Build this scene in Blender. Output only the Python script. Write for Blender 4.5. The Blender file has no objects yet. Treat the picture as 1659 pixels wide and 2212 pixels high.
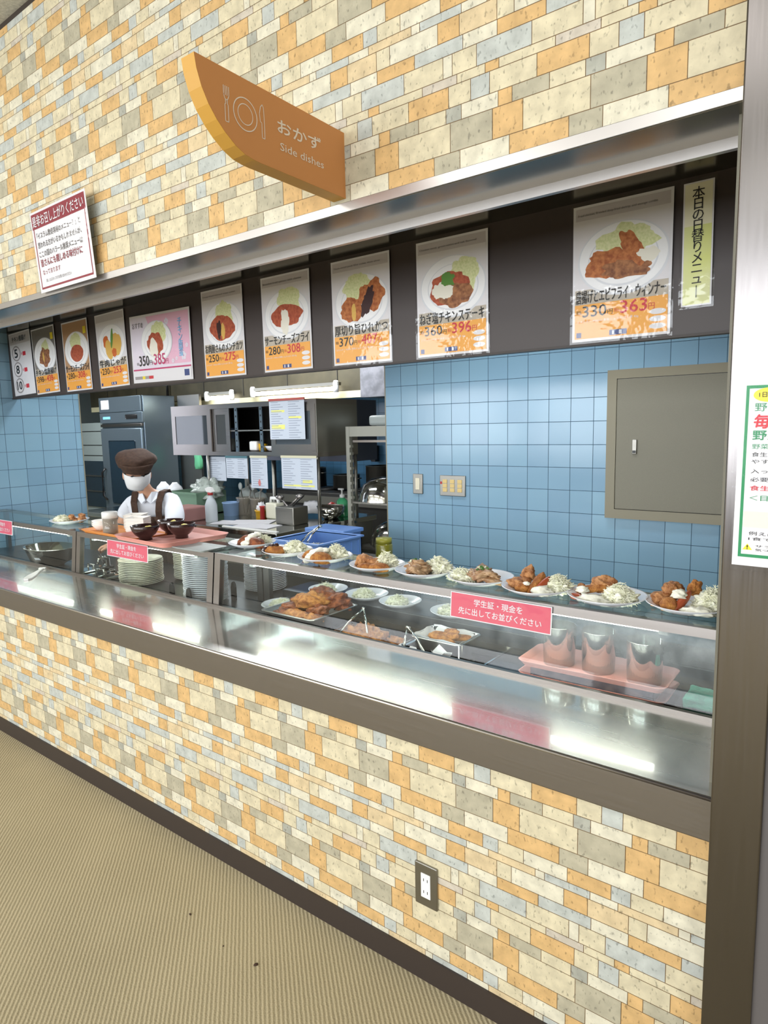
import bpy, bmesh, math, random
from mathutils import Vector, Matrix, Euler, noise

# ---------------------------------------------------------------- camera, world, lights, exposure
S = bpy.context.scene
COL = S.collection
R = math.radians
cam_d = bpy.data.cameras.new('camera')
cam = bpy.data.objects.new('camera', cam_d)
COL.objects.link(cam)
S.camera = cam
YAW, PIT, ROL, F = .6545, .1299, -.0223, 1420.0
cam_d.sensor_fit = 'VERTICAL'
cam_d.sensor_height = 24.0
cam_d.lens = F / 2212 * 24.0
cam_d.clip_start = .02
cy_, sy_, cp_, sp_, cr_, sr_ = math.cos(YAW), math.sin(YAW), math.cos(PIT), math.sin(PIT), math.cos(ROL), math.sin(ROL)
f0, r0, u0 = Vector((-sy_, cy_, 0)), Vector((cy_, sy_, 0)), Vector((0, 0, 1))
fw, up = f0*cp_ - u0*sp_, u0*cp_ + f0*sp_
rt, up2 = r0*cr_ + up*sr_, up*cr_ - r0*sr_
cam.matrix_world = Matrix(((rt.x, up2.x, -fw.x, 0), (rt.y, up2.y, -fw.y, -1.325), (rt.z, up2.z, -fw.z, 1.49), (0, 0, 0, 1)))

wd = bpy.data.worlds.new('sky')
S.world = wd
wd.use_nodes = True
wd.node_tree.nodes['Background'].inputs[0].default_value = (.80, .90, 1.0, 1)
wd.node_tree.nodes['Background'].inputs[1].default_value = 1.1

S.view_settings.view_transform = 'Standard'
S.view_settings.look = 'None'
S.view_settings.gamma = 1
S.view_settings.exposure = -0.1
S.view_settings.use_curve_mapping = False
S.cycles.use_denoising = True
S.cycles.max_bounces = 8
S.cycles.diffuse_bounces = 3
S.cycles.glossy_bounces = 5
S.cycles.transparent_max_bounces = 12
S.cycles.sample_clamp_indirect = 4
S.cycles.caustics_reflective = True
S.cycles.blur_glossy = 1.0
S.cycles.caustics_refractive = False

def area(name, loc, rot, sx, sy, power, col=(1, 1, 1)):
    l = bpy.data.lights.new(name, 'AREA')
    l.shape = 'RECTANGLE'; l.size = sx; l.size_y = sy; l.energy = power; l.color = col
    o = bpy.data.objects.new(name, l); COL.objects.link(o)
    o.location = loc; o.rotation_euler = rot
    return o
# rows of ceiling lamps over the dining hall
for k, (x, y) in enumerate([(-5.2, -2.2), (-2.6, -2.2), (0.0, -2.2), (-5.2, -4.2), (-2.6, -4.2), (0.0, -4.2)]):
    area('hall_ceiling_light', (x, y, 3.03), (0, 0, 0), 1.9, .8, 19, (1, .985, .95))
# daylight coming in through the hall windows behind the camera
for x in (-6.6, -3.9, -1.2, 1.5):
    area('hall_window_light', (x, -6.15, 1.90), (R(90), 0, 0), 2.3, 1.9, 118, (.93, .965, 1))
# kitchen and serving aisle ceiling lamps
area('aisle_ceiling_light', (-1.4, 1.20, 2.36), (0, 0, 0), 1.2, .2, 15, (.93, .97, 1))
area('aisle_ceiling_light', (-3.6, 1.20, 2.36), (0, 0, 0), 1.2, .2, 15, (.93, .97, 1))
area('kitchen_ceiling_light', (-4.2, 2.55, 2.36), (0, 0, 0), 1.2, .25, 66, (.93, .97, 1))
area('kitchen_ceiling_light', (-6.6, 1.7, 2.36), (0, 0, 0), 1.2, .25, 60, (.93, .97, 1))

# ---------------------------------------------------------------- materials
def lin(c):
    return tuple(((v/255)/12.92 if v/255 <= .04045 else ((v/255+.055)/1.055)**2.4) for v in c) + (1,)

MATS = {}
def mat(name, col, rough=.6, metal=0, spec=.5, noise_amt=0, scale=20, bump=0, bscale=60, emit=0, coat=0, alpha=1, col2=None, sub=0, stretch=None, aniso=0, trans=0):
    if name in MATS: return MATS[name]
    m = bpy.data.materials.new(name); m.use_nodes = True
    nt = m.node_tree; b = nt.nodes['Principled BSDF']
    c = lin(col)
    b.inputs['Base Color'].default_value = c
    b.inputs['Roughness'].default_value = rough
    b.inputs['Metallic'].default_value = metal
    b.inputs['Specular IOR Level'].default_value = spec
    b.inputs['Coat Weight'].default_value = coat
    b.inputs['Coat Roughness'].default_value = .06
    b.inputs['Transmission Weight'].default_value = trans
    if aniso:
        b.inputs['Anisotropic'].default_value = aniso
    if sub:
        b.inputs['Subsurface Weight'].default_value = sub
        b.inputs['Subsurface Radius'].default_value = (.02, .01, .005)
        b.inputs['Subsurface Scale'].default_value = .3
    if emit:
        b.inputs['Emission Color'].default_value = c
        b.inputs['Emission Strength'].default_value = emit
    if alpha < 1: b.inputs['Alpha'].default_value = alpha
    tc = None
    def coord():
        nonlocal tc
        if tc is None:
            t = nt.nodes.new('ShaderNodeTexCoord')
            if stretch:
                mp = nt.nodes.new('ShaderNodeMapping'); mp.inputs['Scale'].default_value = stretch
                nt.links.new(t.outputs['Object'], mp.inputs[0]); tc = mp.outputs[0]
            else: tc = t.outputs['Object']
        return tc
    if noise_amt:
        n = nt.nodes.new('ShaderNodeTexNoise'); n.inputs['Scale'].default_value = scale; n.inputs['Detail'].default_value = 5
        nt.links.new(coord(), n.inputs['Vector'])
        r_ = nt.nodes.new('ShaderNodeValToRGB')
        c2 = lin(col2) if col2 else tuple(v*(1-noise_amt) for v in c[:3]) + (1,)
        r_.color_ramp.elements[0].position = .36; r_.color_ramp.elements[0].color = c2
        r_.color_ramp.elements[1].position = .62; r_.color_ramp.elements[1].color = c
        nt.links.new(n.outputs['Fac'], r_.inputs[0]); nt.links.new(r_.outputs[0], b.inputs['Base Color'])
    if bump:
        n = nt.nodes.new('ShaderNodeTexNoise'); n.inputs['Scale'].default_value = bscale; n.inputs['Detail'].default_value = 4
        nt.links.new(coord(), n.inputs['Vector'])
        bp = nt.nodes.new('ShaderNodeBump'); bp.inputs['Strength'].default_value = bump; bp.inputs['Distance'].default_value = .004
        nt.links.new(n.outputs['Fac'], bp.inputs['Height']); nt.links.new(bp.outputs[0], b.inputs['Normal'])
    MATS[name] = m
    return m

def clear(name, tint=(255, 255, 255), rough=.02, bump=0, bscale=8, haze=0, base=.04, hazecol=(225, 230, 232), fog=None):
    """thin clear sheet: see-through plus a fresnel reflection, optional milky haze"""
    if name in MATS: return MATS[name]
    m = bpy.data.materials.new(name); m.use_nodes = True
    nt = m.node_tree; nt.nodes.clear(); N = nt.nodes.new; L = nt.links.new
    out = N('ShaderNodeOutputMaterial'); tr = N('ShaderNodeBsdfTransparent'); gl = N('ShaderNodeBsdfGlossy')
    tr.inputs[0].default_value = lin(tint); gl.inputs['Roughness'].default_value = rough
    ge = N('ShaderNodeNewGeometry'); dt = N('ShaderNodeVectorMath'); dt.operation = 'DOT_PRODUCT'; L(ge.outputs['Incoming'], dt.inputs[0]); nrm = ge.outputs['Normal']
    if bump:
        t = N('ShaderNodeTexCoord'); n = N('ShaderNodeTexNoise'); n.inputs['Scale'].default_value = bscale; n.inputs['Detail'].default_value = 3
        L(t.outputs['Object'], n.inputs['Vector'])
        bp = N('ShaderNodeBump'); bp.inputs['Strength'].default_value = bump; bp.inputs['Distance'].default_value = .01
        L(n.outputs['Fac'], bp.inputs['Height']); L(bp.outputs[0], gl.inputs['Normal']); nrm = bp.outputs[0]
    L(nrm, dt.inputs[1])
    def mth(op, a, b):
        q_ = N('ShaderNodeMath'); q_.operation = op
        for i_, v_ in enumerate((a, b)):
            if v_ is None: continue
            if isinstance(v_, (int, float)): q_.inputs[i_].default_value = v_
            else: L(v_, q_.inputs[i_])
        return q_.outputs[0]
    # two-sided Schlick reflectance of a thin pane
    fz = mth('MULTIPLY_ADD', mth('POWER', mth('SUBTRACT', 1.0, mth('ABSOLUTE', dt.outputs['Value'], None)), 5.0), 1-base*1.7)
    fz.node.inputs[2].default_value = base*1.7
    mx = N('ShaderNodeMixShader'); L(fz, mx.inputs[0]); L(tr.outputs[0], mx.inputs[1]); L(gl.outputs[0], mx.inputs[2])
    last = mx.outputs[0]
    if haze:
        df = N('ShaderNodeBsdfDiffuse'); df.inputs[0].default_value = lin(hazecol)
        m2 = N('ShaderNodeMixShader'); m2.inputs[0].default_value = haze
        if fog:   # condensation: thicker towards the top of the pane and the (x0..x1) end
            t = N('ShaderNodeTexCoord'); sp = N('ShaderNodeSeparateXYZ'); L(t.outputs['Object'], sp.inputs[0])
            a = N('ShaderNodeMapRange'); a.inputs[1].default_value = fog[0]; a.inputs[2].default_value = fog[1]; L(sp.outputs['X'], a.inputs[0])
            c = N('ShaderNodeMapRange'); c.inputs[1].default_value = fog[2]; c.inputs[2].default_value = fog[3]; L(sp.outputs['Z'], c.inputs[0])
            n = N('ShaderNodeTexNoise'); n.inputs['Scale'].default_value = 14; n.inputs['Detail'].default_value = 6; L(t.outputs['Object'], n.inputs['Vector'])
            p1 = N('ShaderNodeMath'); p1.operation = 'MULTIPLY'; L(a.outputs[0], p1.inputs[0]); L(c.outputs[0], p1.inputs[1])
            p2 = N('ShaderNodeMath'); p2.operation = 'MULTIPLY'; L(p1.outputs[0], p2.inputs[0]); L(n.outputs['Fac'], p2.inputs[1])
            p3 = N('ShaderNodeMath'); p3.operation = 'MULTIPLY'; p3.inputs[1].default_value = haze; L(p2.outputs[0], p3.inputs[0])
            L(p3.outputs[0], m2.inputs[0])
        L(last, m2.inputs[1]); L(df.outputs[0], m2.inputs[2]); last = m2.outputs[0]
    L(last, out.inputs[0])
    MATS[name] = m
    return m

def steel(name, col=(190, 188, 182), rough=.28, streak=(1, 60, 60), amt=.10, aniso=0):
    """brushed stainless: roughness and tone vary in long streaks"""
    if name in MATS: return MATS[name]
    m = mat(name, col, rough, 1, aniso=aniso)
    nt = m.node_tree; b = nt.nodes['Principled BSDF']; N = nt.nodes.new; L = nt.links.new
    t = N('ShaderNodeTexCoord'); mp = N('ShaderNodeMapping'); mp.inputs['Scale'].default_value = streak
    L(t.outputs['Object'], mp.inputs[0])
    n = N('ShaderNodeTexNoise'); n.inputs['Scale'].default_value = 6; n.inputs['Detail'].default_value = 6; L(mp.outputs[0], n.inputs['Vector'])
    a = N('ShaderNodeMapRange'); a.inputs[3].default_value = max(.02, rough-amt); a.inputs[4].default_value = rough+amt
    L(n.outputs['Fac'], a.inputs[0]); L(a.outputs[0], b.inputs['Roughness'])
    bp = N('ShaderNodeBump'); bp.inputs['Strength'].default_value = .02; bp.inputs['Distance'].default_value = .001
    L(n.outputs['Fac'], bp.inputs['Height']); L(bp.outputs[0], b.inputs['Normal'])
    return m

def brick_mat():
    m = bpy.data.materials.new('stone_tile_print'); m.use_nodes = True
    nt = m.node_tree; b = nt.nodes['Principled BSDF']; N = nt.nodes.new; L = nt.links.new
    b.inputs['Roughness'].default_value = .55; b.inputs['Specular IOR Level'].default_value = .3
    at = N('ShaderNodeAttribute'); at.attribute_name = 'tint'
    t = N('ShaderNodeTexCoord')
    n1 = N('ShaderNodeTexNoise'); n1.inputs['Scale'].default_value = 30; n1.inputs['Detail'].default_value = 6; L(t.outputs['Object'], n1.inputs['Vector'])
    mp = N('ShaderNodeMapping'); mp.inputs['Scale'].default_value = (120, 120, 70); L(t.outputs['Object'], mp.inputs[0])
    n2 = N('ShaderNodeTexNoise'); n2.inputs['Scale'].default_value = 1.0; n2.inputs['Detail'].default_value = 2; L(mp.outputs[0], n2.inputs['Vector'])
    r1 = N('ShaderNodeMapRange'); r1.inputs[1].default_value = .3; r1.inputs[2].default_value = .7; r1.inputs[3].default_value = .80; r1.inputs[4].default_value = 1.10; L(n1.outputs['Fac'], r1.inputs[0])
    r2 = N('ShaderNodeMapRange'); r2.inputs[1].default_value = .30; r2.inputs[2].default_value = .40; r2.inputs[3].default_value = .60; r2.inputs[4].default_value = 1.0; L(n2.outputs['Fac'], r2.inputs[0])
    mu = N('ShaderNodeMath'); mu.operation = 'MULTIPLY'; L(r1.outputs[0], mu.inputs[0]); L(r2.outputs[0], mu.inputs[1])
    vm = N('ShaderNodeVectorMath'); vm.operation = 'SCALE'; L(at.outputs['Color'], vm.inputs[0]); L(mu.outputs[0], vm.inputs['Scale'])
    L(vm.outputs[0], b.inputs['Base Color'])
    bp = N('ShaderNodeBump'); bp.inputs['Strength'].default_value = .25; bp.inputs['Distance'].default_value = .001
    L(mu.outputs[0], bp.inputs['Height']); L(bp.outputs[0], b.inputs['Normal'])
    return m

def tile_mat(name, axis, o1, o2, p1, p2, c1=(134, 170, 192), c2=(124, 158, 182)):
    """glazed square tiles, joints following the real grid"""
    m = bpy.data.materials.new(name); m.use_nodes = True
    nt = m.node_tree; b = nt.nodes['Principled BSDF']; N = nt.nodes.new; L = nt.links.new
    t = N('ShaderNodeTexCoord'); sp = N('ShaderNodeSeparateXYZ'); L(t.outputs['Object'], sp.inputs[0])
    cb = N('ShaderNodeCombineXYZ')
    def ax(src, o, p, k):
        a = N('ShaderNodeMath'); a.operation = 'SUBTRACT'; a.inputs[1].default_value = o - 200*p; L(sp.outputs[src], a.inputs[0])
        d = N('ShaderNodeMath'); d.operation = 'DIVIDE'; d.inputs[1].default_value = p; L(a.outputs[0], d.inputs[0])
        L(d.outputs[0], cb.inputs[k])
    ax(axis, o1, p1, 0); ax('Z', o2, p2, 1)
    br = N('ShaderNodeTexBrick'); br.offset = 0; br.inputs['Scale'].default_value = 1
    br.inputs['Brick Width'].default_value = 1; br.inputs['Row Height'].default_value = 1
    br.inputs['Mortar Size'].default_value = .013; br.inputs['Mortar Smooth'].default_value = .3
    br.inputs['Color1'].default_value = lin(c1); br.inputs['Color2'].default_value = lin(c2); br.inputs['Mortar'].default_value = lin((42, 72, 92))
    L(cb.outputs[0], br.inputs['Vector']); L(br.outputs['Color'], b.inputs['Base Color'])
    mr = N('ShaderNodeMapRange'); mr.inputs[3].default_value = .16; mr.inputs[4].default_value = .8; L(br.outputs['Fac'], mr.inputs[0]); L(mr.outputs[0], b.inputs['Roughness'])
    # each tile sits at its own slight angle
    fl = N('ShaderNodeVectorMath'); fl.operation = 'FLOOR'; L(cb.outputs[0], fl.inputs[0])
    wn = N('ShaderNodeTexWhiteNoise'); wn.noise_dimensions = '3D'; L(fl.outputs[0], wn.inputs['Vector'])
    sb = N('ShaderNodeVectorMath'); sb.operation = 'SUBTRACT'; sb.inputs[1].default_value = (.5, .5, .5); L(wn.outputs['Color'], sb.inputs[0])
    sc = N('ShaderNodeVectorMath'); sc.operation = 'SCALE'; sc.inputs['Scale'].default_value = .016; L(sb.outputs[0], sc.inputs[0])
    ge = N('ShaderNodeNewGeometry'); ad = N('ShaderNodeVectorMath'); ad.operation = 'ADD'; L(ge.outputs['Normal'], ad.inputs[0]); L(sc.outputs[0], ad.inputs[1])
    nn = N('ShaderNodeTexNoise'); nn.inputs['Scale'].default_value = 14; L(t.outputs['Object'], nn.inputs['Vector'])
    hs = N('ShaderNodeMath'); hs.operation = 'MULTIPLY_ADD'; hs.inputs[1].default_value = -1.0; L(br.outputs['Fac'], hs.inputs[0])
    h2 = N('ShaderNodeMath'); h2.operation = 'MULTIPLY'; h2.inputs[1].default_value = .25; L(nn.outputs['Fac'], h2.inputs[0]); L(h2.outputs[0], hs.inputs[2])
    bp = N('ShaderNodeBump'); bp.inputs['Strength'].default_value = .5; bp.inputs['Distance'].default_value = .0022
    L(hs.outputs[0], bp.inputs['Height']); L(ad.outputs[0], bp.inputs['Normal']); L(bp.outputs[0], b.inputs['Normal'])
    return m

def carpet_mat():
    m = bpy.data.materials.new('ribbed_carpet'); m.use_nodes = True
    nt = m.node_tree; b = nt.nodes['Principled BSDF']; N = nt.nodes.new; L = nt.links.new
    b.inputs['Roughness'].default_value = .95; b.inputs['Specular IOR Level'].default_value = .1
    t = N('ShaderNodeTexCoord'); mp = N('ShaderNodeMapping'); mp.inputs['Rotation'].default_value = (0, 0, R(-48.8)); L(t.outputs['Object'], mp.inputs[0])
    wv = N('ShaderNodeTexWave'); wv.bands_direction = 'X'; wv.inputs['Scale'].default_value = 27.5; wv.inputs['Distortion'].default_value = .9; wv.inputs['Detail'].default_value = 2; wv.inputs['Detail Scale'].default_value = 1.5
    L(mp.outputs[0], wv.inputs['Vector'])
    n = N('ShaderNodeTexNoise'); n.inputs['Scale'].default_value = 260; n.inputs['Detail'].default_value = 3; L(t.outputs['Object'], n.inputs['Vector'])
    n2 = N('ShaderNodeTexNoise'); n2.inputs['Scale'].default_value = 1.6; n2.inputs['Detail'].default_value = 3; L(t.outputs['Object'], n2.inputs['Vector'])
    a = N('ShaderNodeMath'); a.operation = 'MULTIPLY_ADD'; a.inputs[1].default_value = .42; L(wv.outputs['Fac'], a.inputs[0])
    a2 = N('ShaderNodeMath'); a2.operation = 'MULTIPLY'; a2.inputs[1].default_value = .55; L(n.outputs['Fac'], a2.inputs[0]); L(a2.outputs[0], a.inputs[2])
    a3 = N('ShaderNodeMath'); a3.operation = 'MULTIPLY_ADD'; a3.inputs[1].default_value = .42; L(n2.outputs['Fac'], a3.inputs[0]); L(a.outputs[0], a3.inputs[2])
    r_ = N('ShaderNodeValToRGB'); r_.color_ramp.elements[0].position = .28; r_.color_ramp.elements[0].color = lin((136, 125, 98))
    r_.color_ramp.elements[1].position = .98; r_.color_ramp.elements[1].color = lin((202, 189, 157)); L(a3.outputs[0], r_.inputs[0])
    L(r_.outputs[0], b.inputs['Base Color'])
    bp = N('ShaderNodeBump'); bp.inputs['Strength'].default_value = .7; bp.inputs['Distance'].default_value = .003; L(a.outputs[0], bp.inputs['Height']); L(bp.outputs[0], b.inputs['Normal'])
    return m

ST = steel('stainless_frame', (146, 141, 138), .30, (1, 50, 50), .06)
ST_SLAB = steel('stainless_slab', (212, 210, 205), .26, (.6, 16, 16), .04)
ST_SLAB.node_tree.nodes['Principled BSDF'].inputs['Coat Weight'].default_value = .9
ST_SLAB.node_tree.nodes['Principled BSDF'].inputs['Coat Roughness'].default_value = .05
ST_SLAB.node_tree.nodes['Principled BSDF'].inputs['Coat IOR'].default_value = 1.9
ST_V = steel('stainless_vertical', (120, 116, 115), .22, (30, 30, 1), .08)
ST_D = steel('stainless_dull', (150, 148, 142), .38, (1, 30, 30), .08)
ST_P = steel('stainless_polished', (205, 205, 200), .10, (8, 8, 8), .04)
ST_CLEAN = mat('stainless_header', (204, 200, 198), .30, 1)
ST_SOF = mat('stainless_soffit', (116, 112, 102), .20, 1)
ST_FAS = steel('stainless_fascia', (150, 146, 146), .34, (1, 50, 50), .06)
ALU = mat('aluminium_vat', (190, 190, 186), .32, 1)
M = dict(
 floor=carpet_mat(), brick=brick_mat(),
 base=mat('dark_brown_skirting', (54, 45, 41), .5),
 board=mat('dark_brown_board', (62, 53, 51), .45),
 ceil=mat('ceiling_board', (196, 194, 184), .9, noise_amt=.25, scale=90),
 kceil=mat('kitchen_ceiling', (120, 116, 100), .8),
 hood=mat('greasy_hood', (78, 72, 54), .5, metal=.4, noise_amt=.35, scale=5),
 duct=mat('galvanised_duct', (140, 140, 146), .4, metal=.6, noise_amt=.35, scale=14),
 white=mat('white_paper', (232, 231, 236), .55),
 black=mat('black_print', (22, 20, 22), .6),
 plate=mat('white_melamine', (236, 237, 242), .22, coat=.5),
 cream=mat('cream_melamine', (226, 224, 204), .25, coat=.4),
 cab=mat('shredded_cabbage', (252, 251, 232), .5, noise_amt=.2, scale=60, col2=(242, 242, 210)),
 fried=mat('golden_fried_crumb', (198, 134, 64), .6, noise_amt=.4, scale=60, bump=.9, bscale=320, col2=(148, 84, 34)),
 fried2=mat('dark_fried_crumb', (158, 86, 42), .5, noise_amt=.5, scale=45, bump=.9, bscale=260, col2=(96, 44, 20)),
 kara=mat('fried_chicken_crust', (208, 150, 96), .55, noise_amt=.5, scale=50, bump=1, bscale=200, col2=(142, 86, 44)),
 meat=mat('grilled_meat', (190, 156, 118), .4, noise_amt=.5, scale=38, bump=.7, bscale=90, col2=(148, 106, 74)),
 sauce=mat('white_tartar_sauce', (246, 244, 226), .3, bump=.6, bscale=70),
 brownsauce=mat('brown_sauce', (58, 30, 24), .12),
 saus=mat('red_sausage', (164, 78, 48), .3),
 onion=mat('green_onion', (84, 128, 56), .4),
 onionw=mat('pale_onion', (226, 232, 200), .4),
 bowl=mat('dark_brown_lacquer', (52, 32, 30), .25, coat=.4),
 egg=mat('yellow_egg', (232, 218, 130), .5),
 pink=mat('salmon_pink_tray', (230, 158, 146), .45),
 orange=mat('orange_tray', (228, 148, 76), .45),
 sign=mat('sign_orange', (212, 146, 86), .6),
 signedge=mat('sign_edge_ochre', (196, 148, 60), .5),
 signw=mat('sign_lettering', (240, 226, 210), .5),
 rose=mat('pink_notice', (222, 92, 116), .4),
 foam=mat('white_foam', (250, 246, 240), .7),
 cup=mat('white_lid', (240, 240, 238), .4),
 green=mat('green_crate', (112, 142, 120), .5),
 blue=mat('blue_plastic_bin', (108, 148, 214), .4),
 bluep=mat('pale_blue_plastic', (140, 172, 214), .4),
 milky=mat('milky_plastic', (170, 178, 176), .4),
 yel=mat('yellow_cup', (222, 172, 30), .35),
 red=mat('red_plastic', (178, 44, 40), .4),
 blackp=mat('black_plastic', (26, 25, 26), .35),
 panel=mat('grey_green_panel', (122, 118, 102), .5, noise_amt=.06, scale=300),
 panelf=mat('panel_frame', (134, 128, 108), .5),
 switch=mat('switch_cream', (222, 214, 190), .4),
 switchy=mat('aged_switch_yellow', (214, 186, 120), .4),
 skin=mat('skin', (206, 156, 128), .5, sub=.15),
 shirt=mat('white_shirt', (226, 229, 238), .8, bump=.4, bscale=14),
 brown=mat('brown_cloth', (72, 50, 38), .85, noise_amt=.3, scale=60),
 trouser=mat('dark_trousers', (50, 50, 56), .9),
 mask=mat('white_mask', (228, 228, 230), .85, bump=.25, bscale=30),
 rack=mat('grey_rack', (160, 160, 150), .45, metal=.3),
 stove=mat('black_iron', (30, 29, 28), .45),
 oven=mat('blue_grey_steel', (118, 132, 142), .30, metal=.75),
 ovend=mat('dark_oven_glass', (28, 42, 52), .12),
 grey=mat('light_grey_panel', (140, 150, 148), .45, metal=.2),
 deck=mat('dark_deck', (66, 68, 70), .28, metal=.8, noise_amt=.3, scale=12),
 deckb=mat('black_deck', (34, 30, 30), .22),
 sponge=mat('green_cloth', (96, 190, 164), .9, noise_amt=.25, scale=50, bump=.8, bscale=90),
 tube=mat('fluorescent_tube', (255, 253, 240), .5, emit=18),
 glow=mat('white_frosted_glare', (236, 236, 246), .6),
 clothp=mat('pinkish_container', (176, 128, 124), .5),
)
GLASS = clear('front_glass', (236, 244, 242), .02, haze=.98, fog=(-1.6, -.7, .79, .93), hazecol=(196, 204, 206))
GLASS2 = clear('clear_glass', (236, 244, 242), .02)
GLASS_T = clear('shelf_glass', (205, 222, 216), .03, haze=.07, hazecol=(150, 165, 160))
FILM = clear('laminate_film', (252, 252, 252), .05, bump=.22, bscale=12, base=.028)
FILM2 = clear('column_film', (252, 252, 252), .04, bump=.1, bscale=10, base=.004)
PLAST = clear('clear_plastic', (232, 230, 224), .08, haze=.25, hazecol=(214, 206, 196))

# ---------------------------------------------------------------- geometry helpers
class MB:
    def __init__(s): s.bm = bmesh.new(); s.mats = []
    def mi(s, m):
        if m not in s.mats: s.mats.append(m)
        return s.mats.index(m)
    def face(s, pts, m, smooth=False):
        vs = [s.bm.verts.new(p) for p in pts]
        try: f = s.bm.faces.new(vs)
        except ValueError: return None
        f.material_index = s.mi(m); f.smooth = smooth
        return f
    def box(s, x0, x1, y0, y1, z0, z1, m, bev=0):
        g = bmesh.ops.create_cube(s.bm, size=1)['verts']
        for v in g:
            v.co = Vector(((x0+x1)/2 + v.co.x*(x1-x0), (y0+y1)/2 + v.co.y*(y1-y0), (z0+z1)/2 + v.co.z*(z1-z0)))
        fs = set(f for v in g for f in v.link_faces); k = s.mi(m)
        for f in fs: f.material_index = k
        if bev:
            es = list(set(e for v in g for e in v.link_edges))
            r_ = bmesh.ops.bevel(s.bm, geom=es, offset=bev, segments=2, affect='EDGES', profile=.6)
            for f in r_['faces']: f.material_index = k; f.smooth = True
        return s
    def prism(s, pts, ax, a0, a1, m):
        """extrude polygon pts (2-D) along axis ax from a0 to a1"""
        def P(p, a):
            return {'x': (a, p[0], p[1]), 'y': (p[0], a, p[1]), 'z': (p[0], p[1], a)}[ax]
        A = [s.bm.verts.new(P(p, a0)) for p in pts]; B = [s.bm.verts.new(P(p, a1)) for p in pts]
        k = s.mi(m); n = len(pts)
        fs = [s.bm.faces.new(A), s.bm.faces.new(B[::-1])] + [s.bm.faces.new((A[i], B[i], B[(i+1) % n], A[(i+1) % n])) for i in range(n)]
        for f in fs: f.material_index = k
        return s
    def lathe(s, prof, m, c=(0, 0, 0), n=32, sx=1, sy=1, smooth=True):
        k = s.mi(m); rings = []
        for (r_, z) in prof:
            if r_ < 1e-5: rings.append([s.bm.verts.new((c[0], c[1], c[2]+z))])
            else: rings.append([s.bm.verts.new((c[0]+r_*sx*math.cos(2*math.pi*i/n), c[1]+r_*sy*math.sin(2*math.pi*i/n), c[2]+z)) for i in range(n)])
        for a, b in zip(rings, rings[1:]):
            for i in range(n):
                j = (i+1) % n
                if len(a) == 1 and len(b) == 1: continue
                vs = (a[0], b[i], b[j]) if len(a) == 1 else ((a[i], b[0], a[j]) if len(b) == 1 else (a[i], b[i], b[j], a[j]))
                f = s.bm.faces.new(vs); f.material_index = k; f.smooth = smooth
        return s
    def tube(s, pts, r_, m, n=8, cap=True):
        k = s.mi(m); pts = [Vector(p) for p in pts]; rings = []
        rr = r_ if isinstance(r_, (list, tuple)) else [r_]*len(pts)
        for i, p in enumerate(pts):
            d = (pts[min(i+1, len(pts)-1)] - pts[max(i-1, 0)]).normalized()
            a = d.cross(Vector((0, 0, 1)))
            if a.length < .05: a = d.cross(Vector((0, 1, 0)))
            a.normalize(); b = d.cross(a)
            rings.append([s.bm.verts.new(p + (a*math.cos(2*math.pi*j/n) + b*math.sin(2*math.pi*j/n))*rr[i]) for j in range(n)])
        for A, B in zip(rings, rings[1:]):
            for j in range(n):
                f = s.bm.faces.new((A[j], A[(j+1) % n], B[(j+1) % n], B[j])); f.material_index = k; f.smooth = True
        if cap:
            for q in (rings[0][::-1], rings[-1]):
                f = s.bm.faces.new(q); f.material_index = k
        return s
    def lump(s, c, size, m, rot=(0, 0, 0), seed=0, amt=.25, sub=3, freq=1.6, flat=True):
        g = bmesh.ops.create_icosphere(s.bm, subdivisions=sub, radius=1)['verts']
        E = Euler(rot).to_matrix(); o = Vector((seed*7.3, seed*3.1, seed*1.7)); k = s.mi(m)
        for v in g:
            p = v.co.copy(); d = 1 + amt*noise.noise(p*freq+o) + amt*.5*noise.noise(p*freq*2.7+o)
            p = Vector((p.x*size[0], p.y*size[1], p.z*size[2]))*d
            if flat and p.z < -size[2]*.55: p.z = -size[2]*.55
            v.co = E @ p + Vector(c)
        for f in set(f for v in g for f in v.link_faces): f.material_index = k; f.smooth = True
        return s
    def link(s, name, parent=None, loc=None, bev=0):
        me = bpy.data.meshes.new(name)
        bmesh.ops.recalc_face_normals(s.bm, faces=s.bm.faces[:])
        s.bm.to_mesh(me); s.bm.free()
        for m in s.mats: me.materials.append(m)
        o = bpy.data.objects.new(name, me); COL.objects.link(o)
        if parent is not None: o.parent = parent
        if loc: o.location = loc
        if bev:
            md = o.modifiers.new('bevel', 'BEVEL'); md.width = bev; md.segments = 2; md.limit_method = 'ANGLE'
        return o

def tag(o, label, cat, group=None, kind=None):
    o['label'] = label; o['category'] = cat
    if group: o['group'] = group
    if kind: o['kind'] = kind
    return o
def struct(o):
    o['kind'] = 'structure'; return o
def thing(name, loc, label, cat, group=None, rz=0):
    o = bpy.data.objects.new(name, None); COL.objects.link(o); o.empty_display_size = .05
    o.location = loc; o.rotation_euler = (0, 0, rz)
    return tag(o, label, cat, group)
def dup(root, loc, rz=None, label=None, group=None):
    r_ = root.copy(); COL.objects.link(r_); r_.location = loc
    if rz is not None: r_.rotation_euler = (0, 0, rz)
    if label: r_['label'] = label
    if group: r_['group'] = group
    for ch in list(root.children):
        c = ch.copy(); COL.objects.link(c); c.parent = r_
        for g in list(ch.children):
            d = g.copy(); COL.objects.link(d); d.parent = c
    return r_

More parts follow.
